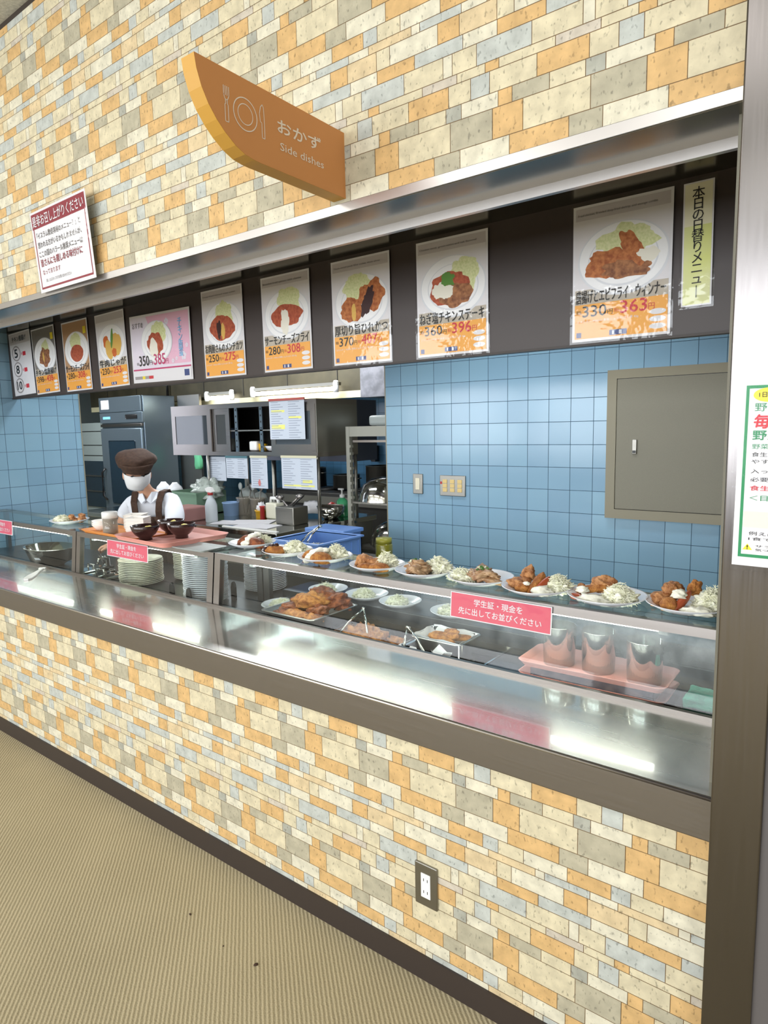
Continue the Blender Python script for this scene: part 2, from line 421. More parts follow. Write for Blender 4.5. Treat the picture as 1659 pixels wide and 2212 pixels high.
# a flat frame: local x right, local z up, facing -y
def text(parent, s, x, z, w, h, m, y=-.0006, bold=0, name='lettering', vertical=False, sub=None):
    """lettering fitted into the box x..x+w, z..z+h"""
    cu = bpy.data.curves.new('t', 'FONT')
    cu.body = '\n'.join(s) if vertical else s
    cu.align_x = 'CENTER' if vertical else 'LEFT'
    cu.resolution_u = 2; cu.space_line = .82 if vertical else 1
    ob = bpy.data.objects.new('t', cu); COL.objects.link(ob)
    dg = bpy.context.evaluated_depsgraph_get(); dg.update()
    me = bpy.data.meshes.new_from_object(ob.evaluated_get(dg))
    bpy.data.objects.remove(ob); bpy.data.curves.remove(cu)
    if not me.vertices: return None
    xs = [v.co.x for v in me.vertices]; ys = [v.co.y for v in me.vertices]
    x0, x1, y0, y1 = min(xs), max(xs), min(ys), max(ys)
    for v in me.vertices:
        v.co = Vector((x + (v.co.x-x0)/max(1e-6, x1-x0)*w, y, z + (v.co.y-y0)/max(1e-6, y1-y0)*h))
    me.materials.clear(); me.materials.append(m); me.name = name
    if bold:      # heavier strokes: the outline repeated a hair to each side
        em = h/max(1e-6, y1-y0); d_ = bold*em*.9
        bb = bmesh.new()
        for k_, (dx, dz) in enumerate(((-d_, 0), (d_, 0), (0, -d_), (0, d_))):
            n0 = len(bb.verts); bb.from_mesh(me); bb.verts.ensure_lookup_table()
            for v in bb.verts[n0:]: v.co += Vector((dx, -.00002*k_, dz))
        bb.to_mesh(me); bb.free()
    o = bpy.data.objects.new(name, me); COL.objects.link(o); o.parent = parent
    return o

def ell(cx, cz, rx, rz, n=40, rot=0, wob=0, seed=0):
    out = []
    for i in range(n):
        a = 2*math.pi*i/n; k = 1 + wob*noise.noise(Vector((math.cos(a)*1.7+seed*5, math.sin(a)*1.7, seed))) + wob*.5*noise.noise(Vector((math.cos(a)*5+seed*5, math.sin(a)*5, seed)))
        x, z = rx*k*math.cos(a), rz*k*math.sin(a)
        out.append((cx + x*math.cos(rot)-z*math.sin(rot), cz + x*math.sin(rot)+z*math.cos(rot)))
    return out
def rect(x0, x1, z0, z1): return [(x0, z0), (x1, z0), (x1, z1), (x0, z1)]
def art(parent, layers, name='picture', y0=-.0004, dy=.00005):
    mb = MB()
    for i, (m, pts) in enumerate(layers):
        mb.face([(p[0], y0-i*dy, p[1]) for p in pts], m)
    o = mb.link(name, parent)
    return o

# ================================================================ THE SETTING
def brick_wall(name, x0, x1, z0, z1, zref, y=0.0, holes=()):
    """printed ashlar: the pattern repeats every .3143 m across and .3693 m up; zref = top of the row of large grey blocks"""
    CO = dict(O=(218, 180, 124), C=(220, 209, 178), W=(226, 220, 198), G=(186, 179, 156), B=(194, 198, 192), D=(176, 176, 164), T=(222, 200, 160), P=(208, 198, 182))
    PX, PZ = .3143, .3693
    rows = [  # z above the bottom of the large-grey row, then block edges
     (0.0, .0615, [(-.705, 'O'), (-.6355, 'C'), (-.495, 'G'), (-.391, 0)]),
     (.0615, .0925, [(-.692, 'O'), (-.660, 'G'), (-.5785, 'C'), (-.5055, 'D'), (-.4665, 'W'), (-.3777, 0)]),
     (.0925, .1363, [(-.6055, 'O'), (-.4985, 'C'), (-.443, 'B'), (-.3975, 'C'), (-.2912, 0)]),
     (.1363, .1558, [(-.690, 'C'), (-.567, 'P'), (-.477, 'C'), (-.408, 'O'), (-.3757, 0)]),
     (.1558, .2003, [(-.617, 'C'), (-.512, 'W'), (-.4885, 'C'), (-.4285, 'B'), (-.3027, 0)]),
     (.2003, .230, [(-.694, 'O'), (-.587, 'B'), (-.4615, 'W'), (-.3797, 0)]),
     (.230, .2728, [(-.656, 'W'), (-.525, 'O'), (-.470, 'T'), (-.3805, 'C'), (-.3417, 0)]),
     (.2728, .2923, [(-.595, 'W'), (-.572, 'B'), (-.465, 'W'), (-.4035, 'T'), (-.2807, 0)]),
     (.2923, .3278, [(-.625, 'W'), (-.5175, 'O'), (-.419, 'B'), (-.377, 'C'), (-.3107, 0)]),
     (.3278, .3693, [(-.666, 'O'), (-.5375, 'G'), (-.4705, 'W'), (-.3517, 0)])]
    zb = zref
    mb = MB(); bm = mb.bm; lay = bm.loops.layers.float_color.new('tint'); mb.mi(M['brick'])
    rnd = random.Random(5)
    def quad(a, b, c, d, yy, col):
        a, b, c, d = max(a, x0), min(b, x1), max(c, z0), min(d, z1)
        if b-a < .0005 or d-c < .0005: return
        f = bm.faces.new([bm.verts.new(p) for p in ((a, yy, c), (b, yy, c), (b, yy, d), (a, yy, d))])
        for lp in f.loops: lp[lay] = col
    g = .0008
    gro = lin((118, 92, 60))
    quad(x0, x1, z0, z1, y, gro)
    j0 = int(math.floor((z0-zb)/PZ))-1; j1 = int(math.ceil((z1-zb)/PZ))+1
    i0 = int(math.floor((x0+.3)/PX))-1; i1 = int(math.ceil((x1+.7)/PX))+1
    for j in range(j0, j1):
        for (a, b, bl) in rows:
            za, zc = zb+j*PZ+a, zb+j*PZ+b
            if zc < z0 or za > z1: continue
            for i in range(i0, i1):
                for (p, q) in zip(bl, bl[1:]):
                    c = CO[p[1]]; k = .93
                    quad(p[0]+i*PX+g, q[0]+i*PX-g, za+g, zc-g, y-.0004, tuple(v*k for v in lin(c)[:3])+(1,))
    o = mb.link(name)
    return struct(o)

def slab(name, x0, x1, y0, y1, z0, z1, m):
    return struct(MB().box(x0, x1, y0, y1, z0, z1, m).link(name))

XR = -.206            # left edge of the steel column
brick_wall('wall_front', -7.2, XR+.06, .07, .70, .5345)
brick_wall('wall_upper', -7.2, XR+.06, 2.047, 3.068, 2.0855)
slab('floor', -9.3, 3.2, -6.3, 4.35, -.1, 0, M['floor'])
slab('ceiling', -7.3, 3.2, -6.3, 0.03, 3.068, 3.15, M['ceil'])
slab('trim_1', -7.2, 0.0, -.001, .16, 3.05, 3.068, M['base'])
slab('baseboard_front', -7.2, XR+.02, -.007, .03, 0, .072, M['base'])
slab('wall_inner', -7.2, -.1, .002, .15, 2.06, 3.1, M['ceil'])
# hall behind the camera, with its windows
mb = MB()
hm = mat('hall_wall', (206, 202, 194), .8); hb = mat('hall_wall_low', (112, 100, 88), .7)
mb.box(-7.3, 3.2, -6.3, -6.2, 0, .92, hb); mb.box(-7.3, 3.2, -6.3, -6.2, 2.9, 3.068, hm)
for x in (-7.75, -5.25, -2.55, .15, 2.85): mb.box(max(-7.3, x-.2), min(3.2, x+.2), -6.3, -6.2, .92, 2.9, hm)
struct(mb.link('wall_back'))
slab('wall_left', -7.35, -7.25, -6.3, 1.2, 0, 3.1, hm)
slab('wall_right', 3.1, 3.2, -6.3, .1, 0, 3.1, hm)
# steel column and the dark wall beside it
struct(MB().box(XR, -.128, -.15, .05, 0, 3.068, ST_V, .003).link('trim_2'))
slab('wall_beside_column', -.128, 3.2, -.143, .05, 0, 3.068, mat('dark_grey_wall', (92, 88, 88), .5))
slab('wall_aisle_right', -.245, -.12, .05, 1.9, 0, 2.4, M['panel'])

# header: two bright lips and dark mirror soffits stepping inwards
mb = MB()
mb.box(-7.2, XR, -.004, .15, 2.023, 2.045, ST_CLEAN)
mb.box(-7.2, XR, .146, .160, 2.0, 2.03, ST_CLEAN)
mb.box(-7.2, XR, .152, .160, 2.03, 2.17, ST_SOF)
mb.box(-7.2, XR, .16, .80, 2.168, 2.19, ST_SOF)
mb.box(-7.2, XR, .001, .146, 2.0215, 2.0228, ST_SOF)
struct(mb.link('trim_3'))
struct(MB().box(-7.2, XR, .772, .80, 1.733, 2.168, M['board']).box(-7.2, XR, .768, .802, 1.728, 1.736, M['base']).link('trim_4'))
slab('ceiling', -9.3, -.12, .80, 4.35, 2.40, 2.5, M['kceil'])
slab('wall_service', -7.2, -.12, .80, .83, 2.168, 2.5, M['kceil'])

# blue tiled walls
T1 = tile_mat('blue_wall_tile', 'X', -2.226, 1.713, .1115, .1107)
T2 = tile_mat('blue_partition_tile', 'Y', 1.069, 1.735, .1235, .1217)
T3 = tile_mat('blue_kitchen_tile', 'X', -4.5, 1.3, .11, .11, (96, 150, 190), (88, 140, 180))
slab('wall_tiled', -2.336, -.13, 1.76, 1.90, 0, 2.4, T1)
slab('trim_5', -2.345, -2.336, 1.762, 1.90, 0, 2.4, M['panelf'])
slab('wall_partition', -4.95, -4.80, -.0+.02, 1.235, 0, 2.4, T2)
slab('trim_6', -4.95, -4.798, 1.235, 1.242, 0, 2.4, M['panelf'])
slab('wall_kitchen_back', -9.3, -2.0, 4.2, 4.3, 0, 2.4, T3)
slab('wall_kitchen_right', -2.22, -2.12, 1.9, 4.3, 0, 2.4, M['panel'])
slab('wall_kitchen_left', -9.3, -9.2, 1.1, 4.3, 0, 2.4, M['grey'])
slab('wall_kitchen_side', -9.3, -4.95, 1.1, 1.2, 0, 2.4, M['grey'])
mb = MB(); mb.box(-6.6, -5.1, 1.2, 1.206, 1.15, 1.95, mat('added_glow_pane', (236, 240, 255), .5, emit=1.6))  # glowing window added to give the cabinet doors a white reflection
for q_ in ((-6.65, -5.05, 1.95, 2.0), (-6.65, -5.05, 1.1, 1.15), (-6.65, -6.6, 1.1, 2.0), (-5.1, -5.05, 1.1, 2.0), (-5.87, -5.83, 1.15, 1.95)): mb.box(q_[0], q_[1], 1.2, 1.23, q_[2], q_[3], ST_D)
struct(mb.link('added_lit_window'))

# ================================================================ SERVING COUNTER
ct = thing('serving_counter', (0, 0, 0), 'long stainless steel serving counter on a stone-patterned base, mirror-bright front shelf', 'counter')
mb = MB()
mb.box(-4.79, XR-.002, -.010, .362, .745, .765, ST_SLAB)
mb.link('shelf_slab', ct)
MB().box(-4.79, XR-.002, -.016, .004, .676, .763, ST_FAS, .003).link('fascia', ct)
MB().tube([(-4.79, -.0115, .7628), (XR-.002, -.0115, .7628)], .0052, ST_CLEAN, 12).link('front_edge', ct)
MB().box(-4.79, XR-.03, .338, .352, .765, .776, ST).link('glass_channel', ct)
mb = MB()   # deck with openings for two recessed wells
for (x0, x1, y0, y1) in ((-4.79, -1.635, .362, .90), (-.985, -.25, .362, .90), (-1.635, -.985, .72, .90), (-1.635, -.985, .362, .375), (-1.325, -1.305, .375, .72)):
    mb.box(x0, x1, y0, y1, .70, .72, M['deck'] if x0 < -1 else M['deckb'])
mb.link('deck', ct)
MB().box(-4.79, -.25, .87, .90, 0, .70, ST_D).link('back_panel', ct)
mb = MB()
mb.box(-4.79, -.25, .355, .365, .72, .745, M['deckb']); mb.link('upstand', ct)
for (x0, x1) in ((-1.633, -1.327), (-1.303, -.987)):
    mb = MB(); t = .006
    mb.box(x0, x1, .377, .718, .60, .606, ST_P); mb.box(x0, x0+t, .377, .718, .606, .722, ST_P); mb.box(x1-t, x1, .377, .718, .606, .722, ST_P)
    mb.box(x0, x1, .377, .383, .606, .722, ST_P); mb.box(x0, x1, .712, .718, .606, .722, ST_P)
    w = mb.link('recessed_well', ct)
    MB().box(x0-.008, x1+.008, .712, .735, .722, .727, ST_P, .002).box(x0-.008, x0+.004, .377, .735, .722, .727, ST_P).link('well_rim', w)

# glass display cases: front pane leans back slightly
def case(x0, x1, label, lamp, glass):
    c = thing('display_case', (0, 0, 0), label, 'display case', 'glass display cases on the counter')
    yb, yt, zb, zt = .352, .376, .776, .985
    def fy(z): return yb + (yt-yb)*(z-zb)/(zt-zb)
    w = .036
    mb = MB()
    mb.prism([(fy(.963)-.004, .961), (fy(.985)-.004, .985), (fy(.985)+.022, .985), (fy(.963)+.022, .961)], 'x', x0, x1, ST)
    mb.link('front_rail', c)
    for a in (x0, x1-w):
        mb = MB(); mb.prism([(fy(zb)-.004, zb-.009), (fy(.962)-.004, .962), (fy(.962)+.020, .962), (fy(zb)+.020, zb-.009)], 'x', a, a+w, ST); mb.link('corner_post', c)
        MB().box(a, a+w, .376, .648, .972, .9845, ST).link('side_rail', c)
        MB().box(a, a+w, .630, .652, .72, .972, ST).link('back_post', c)
    MB().box(x0, x1, .632, .652, .966, .985, ST).link('back_rail', c)
    mb = MB(); mb.face([(x0+w, fy(zb)+.006, zb), (x1-w, fy(zb)+.006, zb), (x1-w, fy(.962)+.006, .962), (x0+w, fy(.962)+.006, .962)], glass); mb.link('front_pane', c)
    mb = MB(); mb.face([(x0, .384, .9852), (x1, .384, .9852), (x1, .646, .9852), (x0, .646, .9852)], GLASS_T); mb.link('top_pane', c)
    if lamp:
        a, b = lamp
        l = MB().box(a-.03, b+.03, .396, .420, .9695, .972, ST_D).link('lamp_bracket', c)
        MB().tube([(a, .406, .9585), (b, .406, .9585)], .011, M['tube'], 12).link('lamp_tube', l)
        for q in (a-.012, b+.012): MB().box(q-.012, q+.012, .393, .419, .944, .970, M['cup'], .002).link('lamp_socket', l)
    return c
case(-4.78, -3.312, 'leftmost glass display case, against the blue tiled partition', (-4.60, -3.45), GLASS2)
case(-3.305, -2.198, 'middle glass display case with both serving trays on top', (-3.18, -2.36), GLASS2)
case(-2.190, -.262, 'long right-hand glass display case fogged at its upper right', (-1.98, -.44), GLASS)

# white spoon on the front shelf
mb = MB()
mb.prism([(-.145, -.006), (-.05, -.011), (.02, -.020), (.10, -.020), (.125, -.010), (.125, .010), (.10, .020), (.02, .020), (-.05, .011), (-.145, .006)], 'z', 0, .007, M['cup'])
mb.prism([(-.155, -.016), (-.135, -.016), (-.135, .016), (-.155, .016)], 'z', 0, .009, M['cup'])
so = mb.link('spatula', loc=(-3.475, .215, .7655)); so.rotation_euler = (0, 0, R(139+180))
tag(so, 'white plastic spatula lying on the steel front shelf at left', 'spatula')

# pink notices clipped to the front rail
def pink_notice(x0, x1, z0, z1, label, tilt=0):
    t = thing('notice_card', (x0, .362, z0), label, 'notice', 'pink notices on the display cases')
    w, h = x1-x0, z1-z0
    MB().box(0, w, -.001, .001, 0, h, M['white']).link('card', t)
    art(t, [(M['rose'], rect(.003, w-.003, .003, h-.003))], 'printed_field', y0=-.0014)
    text(t, '学生証・現金を', w*.25, h*.56, w*.48, h*.27, M['white'], y=-.0020, bold=.012)
    text(t, '先に出してお並びください', w*.09, h*.19, w*.82, h*.27, M['white'], y=-.0020, bold=.012)
    mb = MB(); mb.face([(-.002, -.0032, -.002), (w+.002, -.0032, -.002), (w+.002, -.0032, h+.002), (-.002, -.0032, h+.002)], clear('card_film', (252, 252, 252), .08, bump=.2, bscale=12)); mb.link('laminate', t)
    t.rotation_euler = (R(-4), tilt, 0)
    return t
pink_notice(-1.045, -.716, .902, .982, 'largest, nearest pink notice card with white writing, on the right display case', R(.3))
pink_notice(-3.008, -2.665, .893, .972, 'pink notice card hanging below the salmon tray on the middle case', R(.2))
pink_notice(-4.36, -4.03, .905, .988, 'pink notice card cut by the left edge, on the leftmost case')

# ================================================================ POSTERS
PR = dict(
 bg=mat('print_grey', (232, 229, 233), .6), bgb=mat('print_brown', (184, 144, 106), .6), bgd=mat('print_dark_grey', (130, 124, 118), .6),
 bar=mat('print_grey_bar', (204, 198, 202), .6), shade=mat('print_taupe', (196, 186, 172), .6, noise_amt=.1, scale=12),
 ora=mat('print_orange', (244, 172, 66), .5), pk=mat('print_pink', (240, 190, 214), .5), pk2=mat('print_magenta', (196, 48, 110), .5),
 lil=mat('print_lilac', (234, 226, 240), .6), red=mat('print_red', (206, 36, 52), .5), blu=mat('print_navy', (46, 66, 130), .5),
 wine=mat('print_wine', (140, 24, 48), .5), lblue=mat('print_sky', (120, 190, 232), .5),
 dish=mat('print_dish', (250, 250, 252), .6), dish2=mat('print_dish_shadow', (226, 228, 234), .6),
 cab=mat('print_cabbage', (236, 238, 190), .6, noise_amt=.3, scale=120, col2=(214, 222, 158)),
 fry=mat('print_fried', (204, 128, 72), .6, noise_amt=.4, scale=70, col2=(160, 84, 42)), fry2=mat('print_red_fried', (194, 100, 66), .6, noise_amt=.3, scale=70, col2=(164, 72, 48)),
 meat=mat('print_meat', (182, 124, 80), .6, noise_amt=.5, scale=60, col2=(124, 74, 46)), dark=mat('print_dark_sauce', (58, 24, 22), .5),
 tar=mat('print_tartar', (244, 240, 226), .6), grn=mat('print_green', (96, 146, 62), .6), pot=mat('print_potato', (226, 184, 96), .6), car=mat('print_carrot', (212, 110, 50), .6),
 gr=mat('print_deep_green', (28, 138, 84), .5), yl=mat('print_yellow', (244, 222, 46), .5), pale=mat('print_pale_yellow', (246, 242, 212), .6),
 strip=mat('print_lime', (230, 236, 140), .6, noise_amt=.12, scale=5, col2=(236, 238, 190)), coin=mat('print_coin', (160, 154, 156), .5), gtxt=mat('print_grey_text', (90, 84, 84), .6))

def sheet(name, x, y, z, w, h, label, cat='poster', rz=0, tilt=0, roll=0, film=True, group='menu posters on the brown board', curl=0, m=None):
    t = thing(name, (x, y, z), label, cat, group)
    t.rotation_euler = (tilt, roll, rz)
    MB().box(0, w, 0, .0012, 0, h, m or M['white']).link('paper', t)
    if film:
        mb = MB(); n = 8; e = .007
        vs = [[mb.bm.verts.new((-e+(w+2*e)*i/n, -.0028-.0010*abs(noise.noise(Vector((i*.9+x*9, j*.9, x)))), -e+(h+2*e)*j/n)) for i in range(n+1)] for j in range(n+1)]
        k = mb.mi(FILM)
        for j in range(n):
            for i in range(n):
                f = mb.bm.faces.new((vs[j][i], vs[j][i+1], vs[j+1][i+1], vs[j+1][i])); f.smooth = True; f.material_index = k
        mb.link('laminate', t)
    return t

def food_art(kind, cx, cz, s):
    L_ = []
    if kind == 'menchi':
        L_ = [(PR['cab'], ell(cx+.01, cz+.045, .060, .065, wob=.3, seed=1)), (PR['fry2'], ell(cx-.01, cz-.012, .088, .058, wob=.15, seed=2)), (PR['dark'], ell(cx-.032, cz-.016, .018, .045, wob=.3, seed=3)), (PR['pot'], ell(cx-.004, cz-.025, .013, .040, wob=.3, seed=4))]
    elif kind == 'salmon':
        L_ = [(PR['cab'], ell(cx+.012, cz+.055, .068, .062, wob=.3, seed=5)), (PR['fry2'], ell(cx-.004, cz-.004, .100, .046, wob=.18, seed=6)), (PR['tar'], ell(cx-.012, cz-.03, .028, .052, wob=.3, seed=7))]
    elif kind == 'hire':
        L_ = [(PR['cab'], ell(cx-.02, cz+.055, .070, .055, wob=.3, seed=8)), (PR['fry'], ell(cx+.05, cz+.022, .062, .058, wob=.3, seed=9)), (PR['fry'], ell(cx-.052, cz-.025, .058, .046, wob=.3, seed=10)), (PR['dark'], ell(cx+.03, cz-.006, .024, .060, rot=-.4, wob=.4, seed=11)), (PR['pot'], ell(cx-.04, cz-.035, .011, .036, wob=.2, seed=12))]
    elif kind == 'steak':
        L_ = [(PR['cab'], ell(cx+.05, cz+.035, .060, .060, wob=.3, seed=13)), (PR['fry2'], ell(cx-.008, cz-.004, .085, .062, wob=.25, seed=14)), (PR['meat'], ell(cx+.01, cz-.03, .07, .04, wob=.3, seed=15)), (PR['tar'], ell(cx-.04, cz-.012, .040, .032, wob=.5, seed=16)), (PR['grn'], ell(cx-.018, cz+.026, .026, .024, wob=.5, seed=17))]
    elif kind == 'combo':
        L_ = [(PR['cab'], ell(cx+.01, cz+.045, .085, .05, wob=.4, seed=18)), (PR['fry'], ell(cx-.035, cz-.012, .080, .042, wob=.35, seed=19)), (PR['meat'], ell(cx+.01, cz-.035, .075, .03, wob=.4, seed=20)), (PR['fry'], ell(cx+.028, cz+.028, .024, .058, rot=.55, wob=.3, seed=21)), (PR['tar'], ell(cx+.075, cz-.002, .030, .022, wob=.4, seed=22))]
    elif kind == 'kara':
        L_ = [(PR['cab'], ell(cx+.01, cz+.04, .05, .05, wob=.3, seed=23)), (PR['meat'], ell(cx-.002, cz-.012, .068, .055, wob=.35, seed=24)), (PR['pot'], ell(cx-.02, cz-.01, .010, .03, wob=.3, seed=25))]
    elif kind == 'big':
        L_ = [(PR['cab'], ell(cx-.005, cz+.05, .060, .05, wob=.2, seed=26)), (PR['fry2'], ell(cx+.002, cz-.018, .074, .050, wob=.06, seed=27))]
    elif kind == 'niku':
        L_ = [(PR['car'], ell(cx-.055, cz+.015, .03, .035, wob=.2, seed=28)), (PR['pot'], ell(cx+.045, cz-.005, .052, .062, wob=.15, seed=29)), (PR['pot'], ell(cx-.03, cz-.03, .036, .055, rot=.3, wob=.1, seed=30)), (PR['grn'], ell(cx+.005, cz+.03, .012, .055, rot=-.2, seed=31)), (PR['car'], ell(cx+.02, cz-.05, .022, .025, wob=.2, seed=32))]
    elif kind == 'namban':
        L_ = [(PR['cab'], ell(cx+.02, cz+.045, .065, .06, wob=.3, seed=33)), (PR['fry2'], ell(cx-.012, cz-.012, .068, .06, wob=.2, seed=34)), (PR['tar'], ell(cx-.025, cz-.03, .036, .045, wob=.3, seed=35))]
    return [(PR['dish2'], ell(cx, cz, .128*s, .100*s)), (PR['dish'], ell(cx-.001, cz+.002, .122*s, .095*s)), (PR['dish2'], ell(cx, cz-.002, .098*s, .074*s)), (PR['dish'], ell(cx, cz, .094*s, .070*s))] + L_

def menu_poster(x, kind, title, p1, p2, label, en=None, bg='bg', z=1.742, roll=0, tilt=0, dy=0, big=False):
    w, h = .297, .410
    t = sheet('menu_poster', x, .768, z, w, h, label, roll=roll, tilt=R(.6)+tilt)
    b = .008
    lay = [(PR[bg], rect(b, w-b, b+.105, h-b)), (PR['bar'] if bg == 'bg' else PR[bg], rect(b, w-b, h-.044, h-b))]
    sc = 1.08
    lay += [(PR['shade'] if bg != 'bgb' else PR['bgb'], rect(b, w-b, b+.105, b+.150))]
    fa = food_art(kind, w*.52, h*.58, sc)
    lay += [(m_, [(max(b, min(w-b, p[0])), p[1]) for p in pts]) for m_, pts in fa]
    art(t, lay, 'food_picture')
    ob = [(PR['ora'], rect(b, w-b, b, b+.105))]
    for k in range(3): ob.append((M['white'], ell(w-.036, .026+k*.021, .024, .0085, 16)))
    ob += [(PR['blu'], rect(.014, .030, .012, .028)), (PR['blu'], rect(w*.40, w*.58, .012, .028)), (PR['dish2'], rect(w*.43, w*.45, .014, .026)), (PR['dish2'], rect(w*.50, w*.53, .014, .026))]
    if bg == 'bgd' or bg == 'bgb': ob.append((PR['yl'], rect(w-.05, w-.018, h-.085, h-.045)))
    art(t, ob, 'price_band', y0=-.0018)
    if en: text(t, en, .016, h-.034, w*.8 if len(en) > 20 else w*.5, .0085, PR['gtxt'], y=-.0022, name='small_lettering')
    text(t, title, .012, b+.108, w-.026, .040, M['black'], y=-.0026, bold=.013, name='dish_name')
    text(t, '税抜', .014, b+.076, .016, .012, M['black'], y=-.0026, name='small_lettering')
    text(t, p1, .034, b+.066, .075, .034, M['black'], y=-.0026, bold=.012, name='price')
    text(t, '円', .112, b+.068, .016, .016, M['black'], y=-.0026, name='small_lettering')
    text(t, p2, .152, b+.066, .078, .037, PR['red'], y=-.0026, bold=.014, name='tax_price')
    text(t, '税込', .133, b+.072, .016, .012, PR['red'], y=-.0026, name='small_lettering')
    text(t, '円', .234, b+.068, .018, .018, PR['red'], y=-.0026, name='small_lettering')
    text(t, 'エネルギー 426kcal 食塩 2.1g たんぱく質 42g', .016, b+.048, .19, .009, M['white'], y=-.0026, name='small_lettering')
    return t
menu_poster(-.828, 'combo', '唐揚げとエビフライ・ウィンナー', '330', '363', 'rightmost fried food menu poster priced 330 and 363, beside the yellow strip', 'Fried chicken, Breaded deep-fried shrimp, and sausage combo')
menu_poster(-1.427, 'steak', 'ねぎ塩チキンステーキ', '360', '396', 'menu poster of a meat steak under green onion, priced 360 and 396', 'Chicken steak, green onion and salt flavored')
menu_poster(-1.848, 'hire', '厚切り旨ひれかつ', '370', '407', 'menu poster of dark-sauced fried cutlets, priced 370 and 407', 'Thick-sliced pork fillet cutlet, thick slices')
menu_poster(-2.268, 'salmon', 'サーモンチーズフライ', '280', '308', 'grey menu poster of a fry under white sauce, priced 280 and 308', 'Breaded fried salmon with cheese')
menu_poster(-2.692, 'menchi', 'お肉屋さんのメンチカツ', '250', '275', 'menu poster of a split brown cutlet, priced 250 and 275', 'Deep-fried minced meat cutlet')
menu_poster(-3.657, 'niku', '牛肉じゃが', '230', '253', 'menu poster of potatoes and carrots, priced 230 and 253, left of the pink poster', None, roll=R(-1.2))
menu_poster(-4.046, 'big', 'サーモンチーズフライ', '280', '308', 'brown menu poster of one large red-brown fry, priced 280 and 308', None, bg='bgb', roll=R(-.6))
menu_poster(-4.432, 'kara', 'チキン塩唐揚げ', '398', '438', 'dark menu poster of brown fried pieces on a white plate, second portrait poster from left', None, bg='bgd', roll=R(-1.5))
menu_poster(-5.125, 'steak', 'チキンステーキ', '360', '396', 'menu poster cut off by the left edge of the photo', None, roll=R(-1.5))
# chart of piece counts
t = sheet('price_chart', -4.745, .767, 1.746, .297, .41, 'white price chart with three grey discs numbered 5, 8 and 10', roll=R(-1.8), tilt=R(.6))
art(t, [(PR['bar'], rect(.008, .289, .335, .402))] + [(PR['coin'], ell(.085, zc, .060, .050)) for zc in (.275, .17, .065)] + [(PR['bg'], ell(.085, zc, .050, .041)) for zc in (.275, .17, .065)] + [(PR['red'], rect(.175, .215, zc-.012, zc+.014)) for zc in (.265, .16, .055)], 'chart')
for s_, zc in (('5', .275), ('8', .17), ('10', .065)):
    text(t, s_, .062 if len(s_) == 1 else .05, zc-.027, .045 if len(s_) == 1 else .07, .054, M['black'], y=-.0024, bold=.02, name='number')
    text(t, '個', .155, zc-.016, .016, .016, PR['red'], y=-.0024, name='small_lettering')
text(t, 'チキン唐揚げ', .045, .35, .2, .035, M['black'], y=-.0024, bold=.015, name='heading')
# pink landscape poster
t = sheet('menu_poster', -3.315, .766, 1.752, .525, .352, 'pink landscape menu poster with blossoms, priced 350 and 385', tilt=R(.8), roll=R(.7))
w, h = .525, .352
def blossom(cx, cz, r_): return [(PR['lil'], ell(cx+r_*.6*math.cos(a), cz+r_*.6*math.sin(a), r_*.42, r_*.42, 12)) for a in [2*math.pi*k/5+.3 for k in range(5)]]
lay = [(PR['lil'], rect(.01, .515, .01, .34)), (PR['pk'], [(.15, .34), (.515, .34), (.515, .085), (.30, .085), (.22, .2)])]
for q in ((.33, .30, .018), (.46, .12, .022), (.40, .11, .01), (.49, .17, .012), (.37, .07+.03, .012)): lay += blossom(*q)
lay += food_art('namban', .235, .205, 1.08) + [(PR['pk2'], rect(.01, .515, .064, .072)), (M['white'], rect(.01, .515, .01, .064))]
lay += [(PR['coin'], rect(.02, .19, .018, .034)), (PR['yl'], rect(.09, .115, .018, .034)), (PR['blu'], rect(.46, .50, .02, .052)), (PR['red'], rect(.15, .19, .018, .034))]
art(t, lay, 'food_picture')
text(t, '350', .07, .088, .09, .052, M['black'], y=-.0026, bold=.015, name='price')
text(t, '385', .205, .088, .10, .055, PR['pk2'], y=-.0026, bold=.015, name='tax_price')
text(t, '円', .165, .09, .022, .024, M['black'], y=-.0026, name='small_lettering'); text(t, '円', .31, .09, .02, .024, PR['pk2'], y=-.0026, name='small_lettering')
text(t, '税抜', .045, .092, .02, .016, M['black'], y=-.0026, name='small_lettering'); text(t, '税込', .187, .092, .016, .016, PR['pk2'], y=-.0026, name='small_lettering')
text(t, 'チキン南蛮', .425, .118, .034, .19, PR['lblue'], y=-.0026, bold=.010, vertical=True, name='dish_name')
text(t, 'おすすめ', .025, .285, .10, .03, PR['gtxt'], y=-.0026, name='small_lettering')
# yellow vertical strip
t = sheet('menu_strip', -.503, .767, 1.812, .080, .338, 'pale yellow-green vertical strip with black Japanese writing by the column', tilt=R(.6), roll=R(-.4))
art(t, [(PR['strip'], rect(.004, .076, .004, .22)), (PR['pale'], rect(.004, .076, .22, .334))], 'printed_field')
text(t, '本日の日替りメニュー'[:9], .024, .062, .032, .262, M['black'], y=-.002, vertical=True, bold=.004)
MB().box(.039, .041, -.0022, -.0018, .022, .056, M['black']).link('lettering', t)
